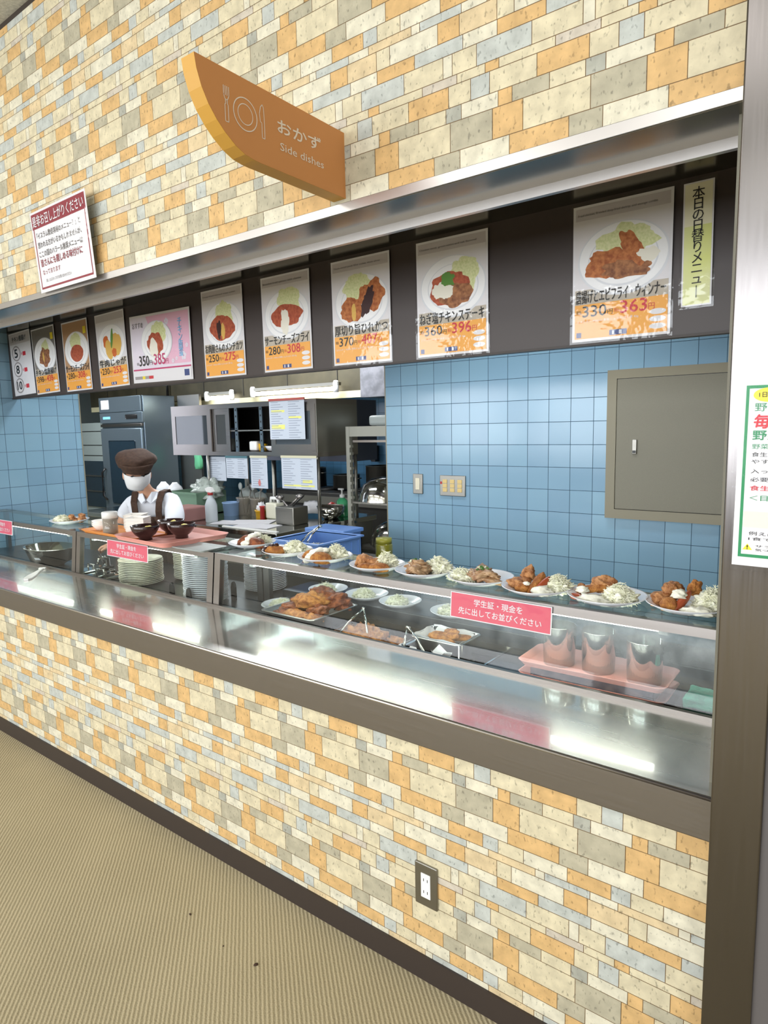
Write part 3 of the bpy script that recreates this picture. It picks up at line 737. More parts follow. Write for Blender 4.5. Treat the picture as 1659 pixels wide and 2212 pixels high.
# red and white notice curling off the upper wall
t = thing('wall_notice', (-2.672, -.014, 2.034), 'red and white notice leaning off the stone-patterned wall above the steel header', 'notice')
w, h = .425, .292
MB().box(0, w, 0, .0012, 0, h, M['white']).link('paper', t)
lay = [(PR['wine'], rect(.008, w-.008, h-.062, h-.008))] + [(PR['wine'], q) for q in (rect(.014, .020, .012, h-.06), rect(w-.020, w-.014, .012, h-.06), rect(.014, w-.014, .012, .019))]
art(t, lay, 'frame_print')
text(t, '是非お召し上がりください', .016, h-.055, w-.035, .038, M['white'], y=-.0016, bold=.01, name='heading')
for k, s_ in enumerate(('「イスラム教徒専用のメニュー？」と', '思われる方がいるかもしれませんが、', 'ここの国のハラール推奨メニューは')):
    text(t, s_, .034, .192-k*.033, .335, .022, PR['gtxt'], y=-.0016, bold=.006)
text(t, '皆さんにも親しめる味付けに', .038, .092, .32, .027, PR['wine'], y=-.0016, bold=.014)
text(t, 'なっております', .042, .062, .14, .018, PR['wine'], y=-.0016)
text(t, '詳しくはスタッフまでお問い合わせください', .06, .034, .2, .012, PR['gtxt'], y=-.0016)
mb = MB(); n = 10
vs = [[mb.bm.verts.new((-.006+(w+.012)*i/n, -.004-.0016*abs(noise.noise(Vector((i*.8, j*.8, 3)))), -.006+(h+.012)*j/n)) for i in range(n+1)] for j in range(n+1)]
k_ = mb.mi(FILM)
for j in range(n):
    for i in range(n):
        f = mb.bm.faces.new((vs[j][i], vs[j][i+1], vs[j+1][i+1], vs[j+1][i])); f.smooth = True; f.material_index = k_
mb.link('laminate', t)
t.rotation_euler = (R(4), R(.4), R(-1.5))
# poster on the column
t = thing('column_poster', (-.190, -.156, 1.256), 'laminated white poster with green border on the steel column', 'poster')
w, h = .212, .306
MB().box(0, w, 0, .0012, 0, h, M['white']).link('paper', t)
lay = [(PR['gr'], rect(.008, w-.008, .014, h-.022)), (M['white'], rect(.0125, w-.0125, .019, h-.027)), (PR['yl'], ell(.040, h-.037, .022, .011)), (PR['pale'], rect(.013, w-.013, .062, .088)),
 (PR['yl'], [(.014, .026), (.028, .026), (.021, .036)])]
art(t, lay, 'frame_print')
for s_, x, z, ww, hh, m_, b_ in (('1日350g', .026, h-.042, .030, .009, M['black'], .01), ('野菜を', .021, h-.062, .05, .013, PR['gr'], 0), ('毎日の', .021, h-.088, .07, .021, PR['red'], .03), ('野菜生活', .020, h-.106, .08, .015, PR['gr'], .02),
  ('野菜は、健康な', .020, h-.120, .08, .008, PR['gr'], 0), ('食生活を送るうえで', .020, h-.132, .10, .007, M['black'], 0), ('やすい時期に多く', .020, h-.143, .10, .007, M['black'], 0), ('入ってくるものを', .020, h-.158, .10, .007, M['black'], 0),
  ('必要があります', .020, h-.171, .09, .007, M['black'], 0), ('食生活を見直そう', .020, h-.185, .11, .008, PR['red'], .01), ('＜目安量＞', .020, h-.201, .07, .009, PR['gr'], 0), ('例えば、小鉢なら', .022, .050, .10, .006, M['black'], 0), ('1食で100g以上', .022, .041, .09, .006, M['black'], 0),
  ('サラダを一皿', .032, .031, .07, .004, M['black'], 0), ('気づかないうちに', .032, .025, .08, .004, M['black'], 0), ('!', .0202, .0272, .0016, .0065, M['black'], .02)):
    text(t, s_, x, z, ww, hh, m_, y=-.0016, bold=b_)
mb = MB(); mb.face([(-.006, -.003, -.012), (w+.006, -.003, -.012), (w+.006, -.003, h+.006), (-.006, -.003, h+.006)], FILM2); mb.link('laminate', t)
t.rotation_euler = (0, R(.3), 0)

# ================================================================ HANGING SIGN (stands out from the wall)
t = thing('hanging_sign', (-1.115, 0, 2.055), 'orange blade sign reading Side dishes, standing out from the wall', 'sign')
pts = [(-.444, 2.217), (-.440, 2.190), (-.430, 2.160), (-.415, 2.133), (-.396, 2.110), (-.376, 2.092), (-.350, 2.0745), (-.325, 2.064), (-.300, 2.060), (-.282, 2.059), (0, 2.055), (0, 2.209)]
mb = MB(); mb.prism([(p[0], p[1]-2.055) for p in pts], 'x', -.040, 0, M['signedge']); bd = mb.link('sign_body', t)
mb = MB(); mb.face([(.0006, p[0], p[1]-2.055) for p in pts], M['sign']); mb.link('sign_face', t)
ic = bpy.data.objects.new('emblem', None); COL.objects.link(ic)
fr = bpy.data.objects.new('temp', None); COL.objects.link(fr)
def toface(o, y0, z0):       # local (x,z) artwork onto the sign face: x -> +y, faces +x
    for v in o.data.vertices:
        x, y, z = v.co; v.co = Vector((.0012 + (-y)*.3, y0+x, z0+z))
    o.parent = t
bpy.data.objects.remove(ic)
def ring(cx, cz, rx, rz, wd_):
    mb = MB(); a = ell(cx, cz, rx, rz, 40); b = ell(cx, cz, rx-wd_, rz-wd_, 40)
    for i in range(40):
        j = (i+1) % 40; mb.face([(a[i][0], 0, a[i][1]), (a[j][0], 0, a[j][1]), (b[j][0], 0, b[j][1]), (b[i][0], 0, b[i][1])], M['signw'])
    return mb
def poly(mb, pts, wd_=.0018):
    for p, q in zip(pts, pts[1:]):
        d = Vector((q[0]-p[0], 0, q[1]-p[1])); nrm = Vector((-d.z, 0, d.x)).normalized()*wd_/2; P_, Q_ = Vector((p[0], 0, p[1])), Vector((q[0], 0, q[1]))
        mb.face([P_-nrm, Q_-nrm, Q_+nrm, P_+nrm], M['signw'])
o = ring(.055, .036, .033, .033, .0022).link('emblem'); toface(o, -.375, 2.108-2.055)
o = ring(.055, .036, .021, .021, .0018).link('emblem'); toface(o, -.375, 2.108-2.055)
mb = MB()
for q in (0, .0045, .009, .0135): poly(mb, [(q+.002, .070), (q+.002, .052)])
poly(mb, [(.002, .053), (.004, .046), (.0085, .043), (.0125, .046), (.0155, .053)]); poly(mb, [(.006, .044), (.006, .036), (.004, .034), (.004, .002), (.0125, .002), (.0125, .034), (.0105, .036), (.0105, .044)])
o = mb.link('emblem'); toface(o, -.378, 2.112-2.055)
mb = MB(); poly(mb, [(.004, .0), (.004, .030), (0, .032), (-.002, .048), (.002, .062), (.007, .068), (.0105, .062), (.0115, .03), (.0115, 0), (.004, 0)])
o = mb.link('emblem'); toface(o, -.2785, 2.112-2.055)
o = text(fr, 'おかず', 0, 0, .140, .0285, M['signw'], bold=.02); toface(o, -.228, 2.139-2.055)
o = text(fr, 'Side dishes', 0, 0, .142, .0165, M['signw'], bold=.004); toface(o, -.222, 2.103-2.055)
bpy.data.objects.remove(fr)

# ================================================================ FITTINGS ON THE WALLS
t = thing('wall_outlet', (-.9, 0, .283), 'bronze double power outlet low on the stone-patterned counter front', 'outlet')
MB().box(-.035, .035, -.007, 0, -.060, .060, ST_D, .003).link('plate', t)
MB().box(-.0145, .0145, -.0085, -.006, -.034, .034, M['cup']).link('socket', t)
mb = MB()
for zz in (.017, -.017):
    for xx in (-.006, .006): mb.box(xx-.001, xx+.001, -.0089, -.0084, zz-.0045, zz+.0035, M['blackp'])
mb.link('slots', t)
t = thing('light_switch', (-2.115, 1.76, 1.160), 'single steel light switch plate on blue tiles', 'light switch')
MB().box(-.033, .033, -.009, 0, -.057, .057, ST_D, .003).link('plate', t)
MB().box(-.014, .014, -.012, -.008, -.033, .033, M['switch'], .002).link('rocker', t)
t = thing('light_switch', (-1.885, 1.76, 1.157), 'wide steel switch plate with three yellowed switch columns on blue tiles', 'light switch')
MB().box(-.081, .081, -.009, 0, -.057, .057, ST_D, .003).link('plate', t)
for xx in (-.047, 0, .047):
    mb = MB()
    for k in range(3): mb.box(xx-.014, xx+.014, -.012, -.008, -.034+k*.0235, -.034+k*.0235+.021, M['switchy'], .0015)
    mb.link('rocker', t)
MB().box(-.078, -.066, -.0105, -.008, .008, .022, M['red']).link('red_mark', t)
t = thing('electric_panel', (-.66, 1.76, 1.04), 'grey-green flush electric cabinet on blue tiles beside the column', 'cabinet')
mb = MB(); W0, W1, H1 = -.382, .36, .68
for q in ((W0, W1, 0, .043), (W0, W1, H1-.04, H1), (W0, W0+.043, .043, H1-.04), (W1-.04, W1, .043, H1-.04)): mb.box(q[0], q[1], -.022, 0, q[2], q[3], M['panelf'])
mb.link('frame', t)
MB().box(W0+.043, W1-.04, -.010, 0, .043, H1-.04, M['blackp']).link('gap', t)
d_ = MB().box(W0+.0455, W1-.043, -.0225, -.006, .0455, H1-.0425, M['panel'], .0015).link('door', t)
MB().box(W0+.120, W0+.140, -.030, -.020, .300, .365, ST_D, .002).box(W0+.123, W0+.137, -.032, -.028, .304, .316, M['blackp']).link('handle', d_)

# ================================================================ PLATES OF FOOD ON TOP OF THE CASES
rnd = random.Random(11)
ZS = .9856
def plate_mesh(r_, h=.020, m=None):
    return MB().lathe([(0, .003), (r_*.58, .003), (r_*.66, .006), (r_*.97, h), (r_, h+.0012), (r_, h-.001), (r_*.68, .001), (r_*.60, 0), (0, 0)], m or M['plate'], n=48)
def plate(x, y, r_, label, z=ZS, m=None, group=None, cat='plate'):
    o = plate_mesh(r_, m=m).link('plate', loc=(x, y, z)); return tag(o, label, cat, group)
def shred(x, y, z, rx, ry, h, n, seed, label, group='heaps of shredded cabbage', m='cab'):
    rr = random.Random(seed); mb = MB(); mm = M[m]
    mb.lump((0, 0, h*.24), (rx*.80, ry*.80, h*.50), mm, seed=seed, amt=.7, sub=4, freq=4.5); n = int(n*1.9)
    for _ in range(n):
        a = rr.uniform(0, 6.283); q = math.sqrt(rr.random())*.98
        px, py = q*rx*math.cos(a), q*ry*math.sin(a); pz = h*(1-q*q)*rr.uniform(.55, 1.0)+.002
        d = Vector((rr.uniform(-1, 1), rr.uniform(-1, 1), rr.uniform(-.25, .7))).normalized(); L_ = rr.uniform(.010, .028); w = rr.uniform(.0006, .0014)
        s_ = d.cross(Vector((0, 0, 1))).normalized()*w; c = Vector((px, py, pz)); b = Vector((0, 0, rr.uniform(.001, .005)))
        p0, p1, p2 = c-d*L_/2, c+b, c+d*L_/2
        for A, B in ((p0, p1), (p1, p2)):
            A.z = max(A.z, .001); B.z = max(B.z, .001); mb.face([A-s_, B-s_, B+s_, A+s_], mm)
            u = Vector((0, 0, w*.8)); mb.face([A-u, B-u, B+u, A+u], mm)
    o = mb.link('shredded_cabbage', loc=(x, y, z)); return tag(o, label, 'cabbage', group, 'stuff')
def piece(name, x, y, z, size, m, label, cat, rot=(0, 0, 0), seed=0, amt=.2, group=None, sub=4, freq=1.6):
    o = MB().lump((0, 0, size[2]*.55), size, M[m], (0, 0, rot[2]) if False else rot, seed, amt, sub, freq).link(name, loc=(x, y, z)); return tag(o, label, cat, group)
def ribbon_sauce(parent, pts, w, h, m, seed=0):
    mb = MB()
    for i, (x, y, z, k) in enumerate(pts): mb.lump((x, y, z), (w*k, w*k, h), M[m], seed=seed+i, amt=.3, sub=2, flat=False)
    o = mb.link('sauce', parent); md = o.modifiers.new('r', 'REMESH'); md.mode = 'VOXEL'; md.voxel_size = .0022; md.use_smooth_shade = True
    return o

P = ZS+.0035
ORD = 'first second third fourth fifth sixth seventh eighth ninth tenth eleventh twelfth thirteenth fourteenth fifteenth'.split()
def nth(k, n):
    if k == n-1: return 'topmost'
    return ORD[k]+'-lowest' if k <= n//2 else ORD[n-1-k]+'-highest'
# 0: far left plate
plate(-3.665, .521, .105, 'white plate alone on the leftmost case, cabbage and brown nuggets on it')
shred(-3.70, .50, P, .062, .05, .040, 240, 1, 'cabbage heap on the plate far left beside the blue partition')
for k in range(9):
    a = k*.9; piece('fried_nugget', -3.625+.030*math.cos(a)*(1+.2*(k % 2)), .545+.028*math.sin(a), P+.014*(k % 3), (.017, .015, .013), 'kara', 'small brown nugget piled on the far left plate', 'fried food', (0, 0, k), k, .3, 'nuggets on the far left plate', 3)
# 1: two cutlets under white sauce
plate(-2.172, .560, .102, 'white plate furthest left in the row on the long case, two dark cutlets on it')
c1 = piece('fried_cutlet', -2.205, .555, P, (.040, .030, .026), 'fried2', 'dark cutlet left of the sauce on the furthest left plate of the row', 'fried food', (.1, -.25, .5), 21, .2)
c2 = piece('fried_cutlet', -2.125, .545, P, (.040, .032, .026), 'fried2', 'dark cutlet right of the sauce on the furthest left plate of the row', 'fried food', (0, .1, -.2), 22, .2)
ribbon_sauce(c1, [(.050, -.052, .006, .8), (.045, -.035, .018, 1), (.040, -.015, .032, 1.1), (.038, .005, .042, 1.1), (.040, .03, .045, .9), (.02, -.03, .012, .7)], .020, .012, 'sauce', 40)
shred(-2.150, .610, P, .040, .030, .040, 140, 2, 'cabbage mostly hidden behind the two dark cutlets, furthest left of the row')
# 2: croquette half brown sauce
plate(-1.905, .510, .102, 'white plate second from left in the row, croquette with brown sauce on it')
c1 = piece('croquette', -1.935, .470, P, (.044, .026, .023), 'fried', 'oval croquette with dark sauce on its left end, second plate from left', 'fried food', (0, .05, .75), 31, .08)
ribbon_sauce(c1, [(-.030, -.025, .012, .9), (-.026, -.018, .026, 1), (-.010, -.006, .034, .8), (.006, .006, .036, .6)], .017, .009, 'brownsauce', 50)
shred(-1.878, .530, P, .060, .048, .052, 300, 3, 'tall loose cabbage heap on the second plate from the left of the row')
# 3
plate(-1.690, .500, .106, 'white plate third from left in the row, croquettes under a white sauce band')
c1 = piece('croquette', -1.738, .480, P, (.040, .027, .024), 'fried', 'croquette left of the white sauce on the third plate', 'fried food', (0, -.1, .9), 33, .12)
c2 = piece('croquette', -1.655, .440, P, (.040, .028, .026), 'fried', 'croquette right of the white sauce on the third plate', 'fried food', (0, .1, .5), 34, .12)
ribbon_sauce(c1, [(.022, -.052, .006, .9), (.026, -.038, .020, 1.05), (.034, -.022, .032, 1.1), (.044, -.004, .038, 1.1), (.058, .010, .036, .9)], .019, .012, 'sauce', 60)
shred(-1.660, .530, P, .052, .042, .056, 300, 4, 'tall cabbage heap behind the sauced croquettes on the third plate')
# 4
plate(-1.425, .485, .100, 'white plate fourth from left in the row, three fried pieces and cabbage')
piece('fried_chicken', -1.475, .475, P, (.030, .034, .030), 'kara', 'tall curled fried piece at left of the fourth plate', 'fried food', (0, .2, .4), 41, .35)
piece('fried_chicken', -1.435, .430, P, (.030, .020, .017), 'fried', 'small round fried piece at the front of the fourth plate', 'fried food', (0, 0, .3), 42, .15)
piece('croquette', -1.382, .440, P, (.038, .022, .020), 'fried', 'smooth oval croquette at right of the fourth plate', 'fried food', (0, 0, .5), 43, .08)
piece('fried_chicken', -1.430, .475, P+.012, (.026, .022, .016), 'kara', 'fried piece tucked between the others on the fourth plate', 'fried food', (0, 0, .9), 44, .3)
shred(-1.395, .500, P+.008, .046, .040, .048, 260, 5, 'cabbage heap topping the fourth plate of fried pieces')
# 5, 6 grilled meat with green onion
def meat_plate(x, y, r_, lab, cab_off, seed, mirror, lab2, lab3):
    plate(x, y, r_, lab)
    rr = random.Random(seed)
    cx, cy = x+mirror*.018, y-.018
    for k in range(9):
        a = rr.uniform(0, 6.28); q = rr.uniform(.1, .9)
        piece('grilled_meat_slice', cx+.050*q*math.cos(a), cy+.036*q*math.sin(a), P+.022*(1-q)+.004*(k % 3), (.036, .026, .012), 'meat', lab2, 'meat', (rr.uniform(-.4, .4), rr.uniform(-.4, .4), rr.uniform(0, 3)), seed+k, .45, 'meat slices, ' + lab3, 3, 2.2)
    shred(x+cab_off[0], y+cab_off[1], P, .056, .040, cab_off[2], 260, seed, 'cabbage beside the grilled meat on ' + lab3)
    for k in range(11):
        a = rr.uniform(0, 6.28); q = rr.uniform(0, .022)
        mb = MB(); rr_ = rr.uniform(.004, .0065)
        mb.lathe([(rr_, 0), (rr_, .003), (rr_*.6, .003), (rr_*.6, 0)], M['onion'] if k % 3 else M['onionw'], n=12)
        o = mb.link('onion_ring', loc=(cx+q*math.cos(a)+(-.004), cy+q*math.sin(a), P+.042+rr.uniform(0, .008))); o.rotation_euler = (rr.uniform(-.8, .8), rr.uniform(-.8, .8), 0)
        tag(o, 'green onion slice scattered over the meat on ' + lab3, 'onion', 'onion slices, ' + lab3)
meat_plate(-1.230, .500, .104, 'white plate fifth from left in the row, grilled meat in front of cabbage', (.030, .040, .052), 70, -1, 'pale grilled meat slice in front of cabbage on the fifth plate', 'the fifth plate')
meat_plate(-1.018, .505, .106, 'bluish white plate sixth from left in the row, grilled meat right of cabbage', (-.050, -.022, .036), 90, 1, 'grilled meat slice piled right of cabbage on the sixth plate', 'the sixth plate')
# 7
plate(-.815, .485, .106, 'white plate seventh from left in the row, just right above the large pink card')
piece('fried_chicken', -.872, .485, P, (.034, .030, .022), 'kara', 'knobbly fried chicken lump at front left of the seventh plate', 'fried food', (0, 0, .4), 51, .4)
piece('fried_chicken', -.860, .520, P+.022, (.022, .022, .026), 'kara', 'upright fried chicken lump at the back of the seventh plate', 'fried food', (0, 0, 0), 52, .4)
piece('fried_chicken', -.845, .455, P, (.026, .020, .018), 'fried', 'smooth fried lump at the front of the seventh plate', 'fried food', (0, 0, .6), 53, .15)
piece('fried_shrimp', -.812, .475, P+.014, (.014, .045, .015), 'fried', 'long fried stick leaning up on the seventh plate', 'fried food', (.7, 0, -.35), 54, .12)
piece('sausage', -.792, .462, P+.012, (.011, .045, .012), 'saus', 'red-brown sausage on the seventh plate', 'sausage', (.6, 0, -.35), 55, .04)
shred(-.755, .500, P, .048, .050, .052, 280, 7, 'cabbage heap at right of the seventh plate')
o = MB().lump((0, 0, .012), (.030, .026, .016), M['sauce'], seed=8, amt=.5, freq=3).link('potato_salad', loc=(-.775, .435, P)); tag(o, 'white creamy salad at the front of the seventh plate', 'salad')
o = MB().lump((0, 0, 0), (.010, .008, .006), M['sauce'], seed=9, amt=.4, flat=False).link('mayonnaise', loc=(-.830, .445, P+.028)); tag(o, 'white mayonnaise dab on the seventh plate', 'sauce')
# 8
plate(-.608, .495, .109, 'bluish white plate eighth in the row, second from the column')
piece('fried_shrimp', -.655, .500, P+.014, (.045, .014, .014), 'fried', 'long fried shrimp lying across the eighth plate', 'fried food', (0, -.2, .3), 61, .15)
piece('fried_chicken', -.628, .530, P+.014, (.034, .026, .028), 'kara', 'knobbly fried chicken at the back of the eighth plate', 'fried food', (0, 0, .5), 62, .4)
piece('croquette', -.690, .520, P, (.016, .022, .020), 'fried', 'small fried piece at the far left of the eighth plate', 'fried food', (0, 0, .5), 63, .15)
piece('sausage', -.680, .455, P, (.024, .011, .011), 'saus', 'short red-brown sausage at front left of the eighth plate', 'sausage', (0, 0, -.3), 64, .05)
o = MB().lump((0, 0, .010), (.040, .022, .014), M['sauce'], seed=18, amt=.5, freq=3).link('potato_salad', loc=(-.630, .435, P)); tag(o, 'white creamy salad at the front of the eighth plate', 'salad')
o = MB().lump((0, 0, .004), (.018, .014, .010), M['sauce'], seed=28, amt=.5, freq=3).link('mayonnaise', loc=(-.672, .478, P+.018)); tag(o, 'white mayonnaise on the left side of the eighth plate', 'sauce')
shred(-.568, .480, P, .050, .048, .052, 300, 8, 'cabbage heap at right of the eighth plate')
# 9
plate(-.400, .525, .108, 'white plate nearest the steel column, ninth in the row')
piece('fried_chicken', -.462, .520, P, (.032, .030, .024), 'kara', 'knobbly fried chicken at left of the plate nearest the column', 'fried food', (0, 0, .4), 71, .4)
piece('fried_chicken', -.444, .540, P+.028, (.030, .024, .022), 'kara', 'fried chicken stacked on top at left of the plate nearest the column', 'fried food', (0, 0, 1.4), 72, .4)
piece('croquette', -.436, .475, P, (.024, .022, .022), 'fried', 'smooth fried ball at the front of the plate nearest the column', 'fried food', (0, 0, .5), 73, .12)
piece('sausage', -.408, .488, P+.016, (.011, .042, .012), 'saus', 'red-brown sausage leaning up on the plate nearest the column', 'sausage', (.7, 0, -.5), 74, .05)
piece('fried_chicken', -.392, .560, P+.034, (.018, .018, .024), 'fried', 'upright fried shrimp tail on the plate nearest the column', 'fried food', (.4, 0, 0), 75, .4)
o = MB().lump((0, 0, .006), (.020, .016, .014), M['sauce'], seed=38, amt=.5, freq=2).link('mayonnaise', loc=(-.415, .490, P+.036)); tag(o, 'glossy white mayonnaise on the plate nearest the column', 'sauce')
shred(-.340, .530, P, .052, .050, .062, 320, 9, 'tall cabbage heap on the plate nearest the column')
o = MB().lump((0, 0, .010), (.036, .022, .014), M['sauce'], seed=48, amt=.5, freq=3).link('potato_salad', loc=(-.362, .458, P)); tag(o, 'white creamy salad at the front of the plate nearest the column', 'salad')

# ================================================================ TRAYS ON THE MIDDLE CASE
def tray(x, y, z, w, d, h, m, label, rz=0, name='serving_tray', group=None, inner=None):
    """rounded tray with an upturned rim"""
    mb = MB(); n = 8; k = mb.mi(m)
    def loop(ww, dd, rc, zz):
        out = []
        for cx, cy, a0 in ((ww/2-rc, dd/2-rc, 0), (-ww/2+rc, dd/2-rc, 90), (-ww/2+rc, -dd/2+rc, 180), (ww/2-rc, -dd/2+rc, 270)):
            for i in range(n):
                a = R(a0 + 90*i/(n-1)); out.append(mb.bm.verts.new((cx+rc*math.cos(a), cy+rc*math.sin(a), zz)))
        return out
    rc = min(w, d)*.13
    Ls = [loop(w-.030, d-.030, rc*.7, 0), loop(w-.030, d-.030, rc*.7, .0005), loop(w-.004, d-.004, rc, h-.003), loop(w, d, rc, h), loop(w-.006, d-.006, rc, h), loop(w-.034, d-.034, rc*.7, .003)]
    for A, B in zip(Ls, Ls[1:]):
        for i in range(len(A)):
            j = (i+1) % len(A); f = mb.bm.faces.new((A[i], A[j], B[j], B[i])); f.material_index = k; f.smooth = True
    f = mb.bm.faces.new(Ls[0][::-1]); f.material_index = k; f = mb.bm.faces.new(Ls[-1]); f.material_index = k
    o = mb.link(name, loc=(x, y, z)); o.rotation_euler = (0, 0, rz); return tag(o, label, 'tray', group)
tray(-3.00, .455, ZS, .54, .19, .016, M['orange'], 'flat orange tray holding foam containers on the middle case', R(-2))
tray(-2.640, .478, ZS+.006, .46, .36, .022, M['pink'], 'salmon pink tray holding three dark soup bowls', R(-4))
tray(-2.33, .40, ZS, .22, .14, .010, M['milky'], 'translucent lid under the corner of the salmon tray')
ZO = ZS+.0035
# foam bowls
mb = MB().lathe([(0, .002), (.022, .002), (.047, .032), (.049, .033), (.049, .031), (.024, 0), (0, 0)], M['foam'], n=28)
fb = mb.link('foam_bowl', loc=(-3.205, .455, ZO)); tag(fb, 'lowest of the round white foam bowls on the orange tray', 'bowl', 'round foam bowls on the orange tray')
dup(fb, (-3.205, .455, ZO+.010), label='second of the round white foam bowls on the orange tray')
dup(fb, (-3.204, .456, ZO+.020), label='topmost of the round white foam bowls on the orange tray')
# square foam containers
def foam_box():
    mb = MB(); A = []
    for s_, z in ((.034, 0), (.046, .028), (.048, .029), (.044, .029), (.032, .003)):
        A.append([mb.bm.verts.new((a*s_, b*s_, z)) for a, b in ((-1, -1), (1, -1), (1, 1), (-1, 1))])
    k = mb.mi(M['foam'])
    for p, q in zip(A, A[1:]):
        for i in range(4): f = mb.bm.faces.new((p[i], p[(i+1) % 4], q[(i+1) % 4], q[i])); f.material_index = k
    for q in (A[0][::-1], A[-1]): f = mb.bm.faces.new(q); f.material_index = k
    return mb
f1 = foam_box().link('foam_container', loc=(-3.000, .525, ZO)); f1.rotation_euler = (0, 0, R(35)); tag(f1, 'lowest square foam container in the further stack on the orange tray', 'container', 'further stack of foam containers')
for k in range(1, 9): dup(f1, (-3.000+rnd.uniform(-.001, .001), .525, ZO+.0075*k), label=nth(k, 9)+' square foam container in the further stack on the orange tray')
f2 = dup(f1, (-2.895, .470, ZO), label='lowest square foam container in the nearer stack on the orange tray', group='nearer stack of foam containers')
for k in range(1, 9): dup(f2, (-2.895+rnd.uniform(-.001, .001), .470, ZO+.0072*k), label=nth(k, 9)+' square foam container in the nearer stack on the orange tray')
# clear canister
t = thing('canister', (-3.045, .410, ZO), 'clear plastic canister with a white lid on the orange tray', 'canister')
MB().lathe([(0, 0), (.034, 0), (.036, .004), (.034, .086), (.033, .086), (.034, .006), (0, .004)], PLAST, n=28).link('jar', t)
MB().lathe([(0, .080), (.0375, .080), (.0375, .108), (.036, .111), (0, .111)], M['cup'], n=28).link('lid', t)
MB().lump((0, 0, .020), (.028, .028, .024), mat('beige_seasoning', (176, 152, 130), .8, noise_amt=.3, scale=80), seed=3, amt=.1).link('contents', t)
# soup bowls
def soup_bowl(x, y, label):
    t = thing('soup_bowl', (x, y, ZS+.010), label, 'bowl', 'dark soup bowls on the salmon tray')
    MB().lathe([(.028, 0), (.030, .0), (.029, .013), (.046, .026), (.058, .045), (.064, .067), (.0625, .068), (.056, .047), (.044, .030), (.0, .022), (0, .012), (.025, .012)], M['bowl'], n=40).link('bowl_body', t)
    MB().lump((.012, .010, .052), (.022, .015, .014), M['egg'], seed=int(x*-100), amt=.4).link('egg_topping', t)
    return t
soup_bowl(-2.690, .375, 'dark soup bowl nearest the front left corner of the salmon tray')
soup_bowl(-2.735, .545, 'dark soup bowl at the back of the salmon tray, behind the other two')
soup_bowl(-2.590, .500, 'dark soup bowl at the right of the salmon tray')

# ================================================================ INSIDE THE CASES
ZD = .7205
# stacks of plates
def stack(x, y, r_, n, pitch, m, label, group, jit=.0015):
    o = plate_mesh(r_, pitch*1.7, m).link('plate', loc=(x, y, ZD)); tag(o, label, 'plate', group)
    o['label'] = 'lowest ' + label
    for k in range(1, n): dup(o, (x+rnd.uniform(-jit, jit), y+rnd.uniform(-jit, jit), ZD+pitch*k), label=nth(k, n)+' '+label)
stack(-2.995, .530, .108, 14, .0088, M['cream'], 'cream plate in the wide front stack beneath the pink card, middle case', 'wide stack of cream plates')
stack(-2.870, .740, .086, 17, .0095, M['cream'], 'cream plate in the stack behind, half hidden by the wide cream stack', 'back stack of cream plates')
stack(-2.425, .495, .100, 25, .0088, M['plate'], 'white plate in the tall stack behind the double post', 'tall stack of white plates')
stack(-2.355, .790, .100, 19, .0086, M['plate'], 'white plate in the stack right of the double post, long case', 'back stack of white plates')
for x, y, l in ((-2.555, .405, 'left of the tall white plate stack'), (-2.400, .383, 'in front of the tall white plate stack'), (-2.325, .57, 'right of the double post'), (-2.49, .80, 'at the back behind the double post')):
    o = MB().prism([(-.014, 0), (.014, 0), (.014, .060), (.009, .078), (0, .086), (-.009, .078), (-.014, .060)], 'y', -.006, .006, M['blackp']).link('plate_divider', loc=(x, y, ZD), bev=.001); tag(o, 'black plastic plate divider ' + l, 'divider')
# small salad plates
def salad(x, y, z, r_, seed, lab):
    MB  # plate and cabbage
    plate(x, y, r_, 'white salad plate ' + lab, z, group='salad plates inside the long case', cat='plate')
    shred(x-.015, y, z+.003, r_*.55, r_*.5, .034, 180, seed, 'pale cabbage on the salad plate ' + lab)
slb = MB().box(-2.12, -.27, .675, .868, .7205, .775, M['deck'], .004).link('back_ledge'); tag(slb, 'low steel ledge along the back of the long case', 'ledge')
salad(-2.035, .600, .7215, .096, 101, 'left of the tray of dark fried cutlets')
salad(-1.905, .745, .776, .086, 102, 'behind the tray of dark fried cutlets')
salad(-1.705, .765, .776, .092, 103, 'second along the back ledge')
salad(-1.520, .750, .776, .086, 104, 'third along the back ledge, below the croquette plate')
salad(-1.270, .745, .776, .086, 105, 'at the back just left of the large pink card')
# vat of large fried cutlets
def vat(x0, x1, y0, y1, z0, z1, label, m=ALU, name='vat'):
    t = .003; mb = MB()
    A = []
    for e, z in ((-.012, z0), (0, z1), (.008, z1), (.008, z1+.003), (-.002, z1+.003), (-.014, z0+.003)):
        rc = .022; L_ = []
        for cx, cy, a0 in ((x1+e-rc, y1+e-rc, 0), (x0-e+rc, y1+e-rc, 90), (x0-e+rc, y0-e+rc, 180), (x1+e-rc, y0-e+rc, 270)):
            for i in range(5):
                a = R(a0+90*i/4); L_.append(mb.bm.verts.new((cx+rc*math.cos(a), cy+rc*math.sin(a), z)))
        A.append(L_)
    k = mb.mi(m)
    for p, q in zip(A, A[1:]):
        for i in range(len(p)): f = mb.bm.faces.new((p[i], p[(i+1) % len(p)], q[(i+1) % len(p)], q[i])); f.material_index = k; f.smooth = True
    for q in (A[0][::-1], A[-1]): f = mb.bm.faces.new(q); f.material_index = k
    return tag(mb.link(name), label, 'tray')
vat(-1.940, -1.668, .392, .655, .7205, .775, 'shallow metal vat piled with dark fried cutlets')
rr = random.Random(3)
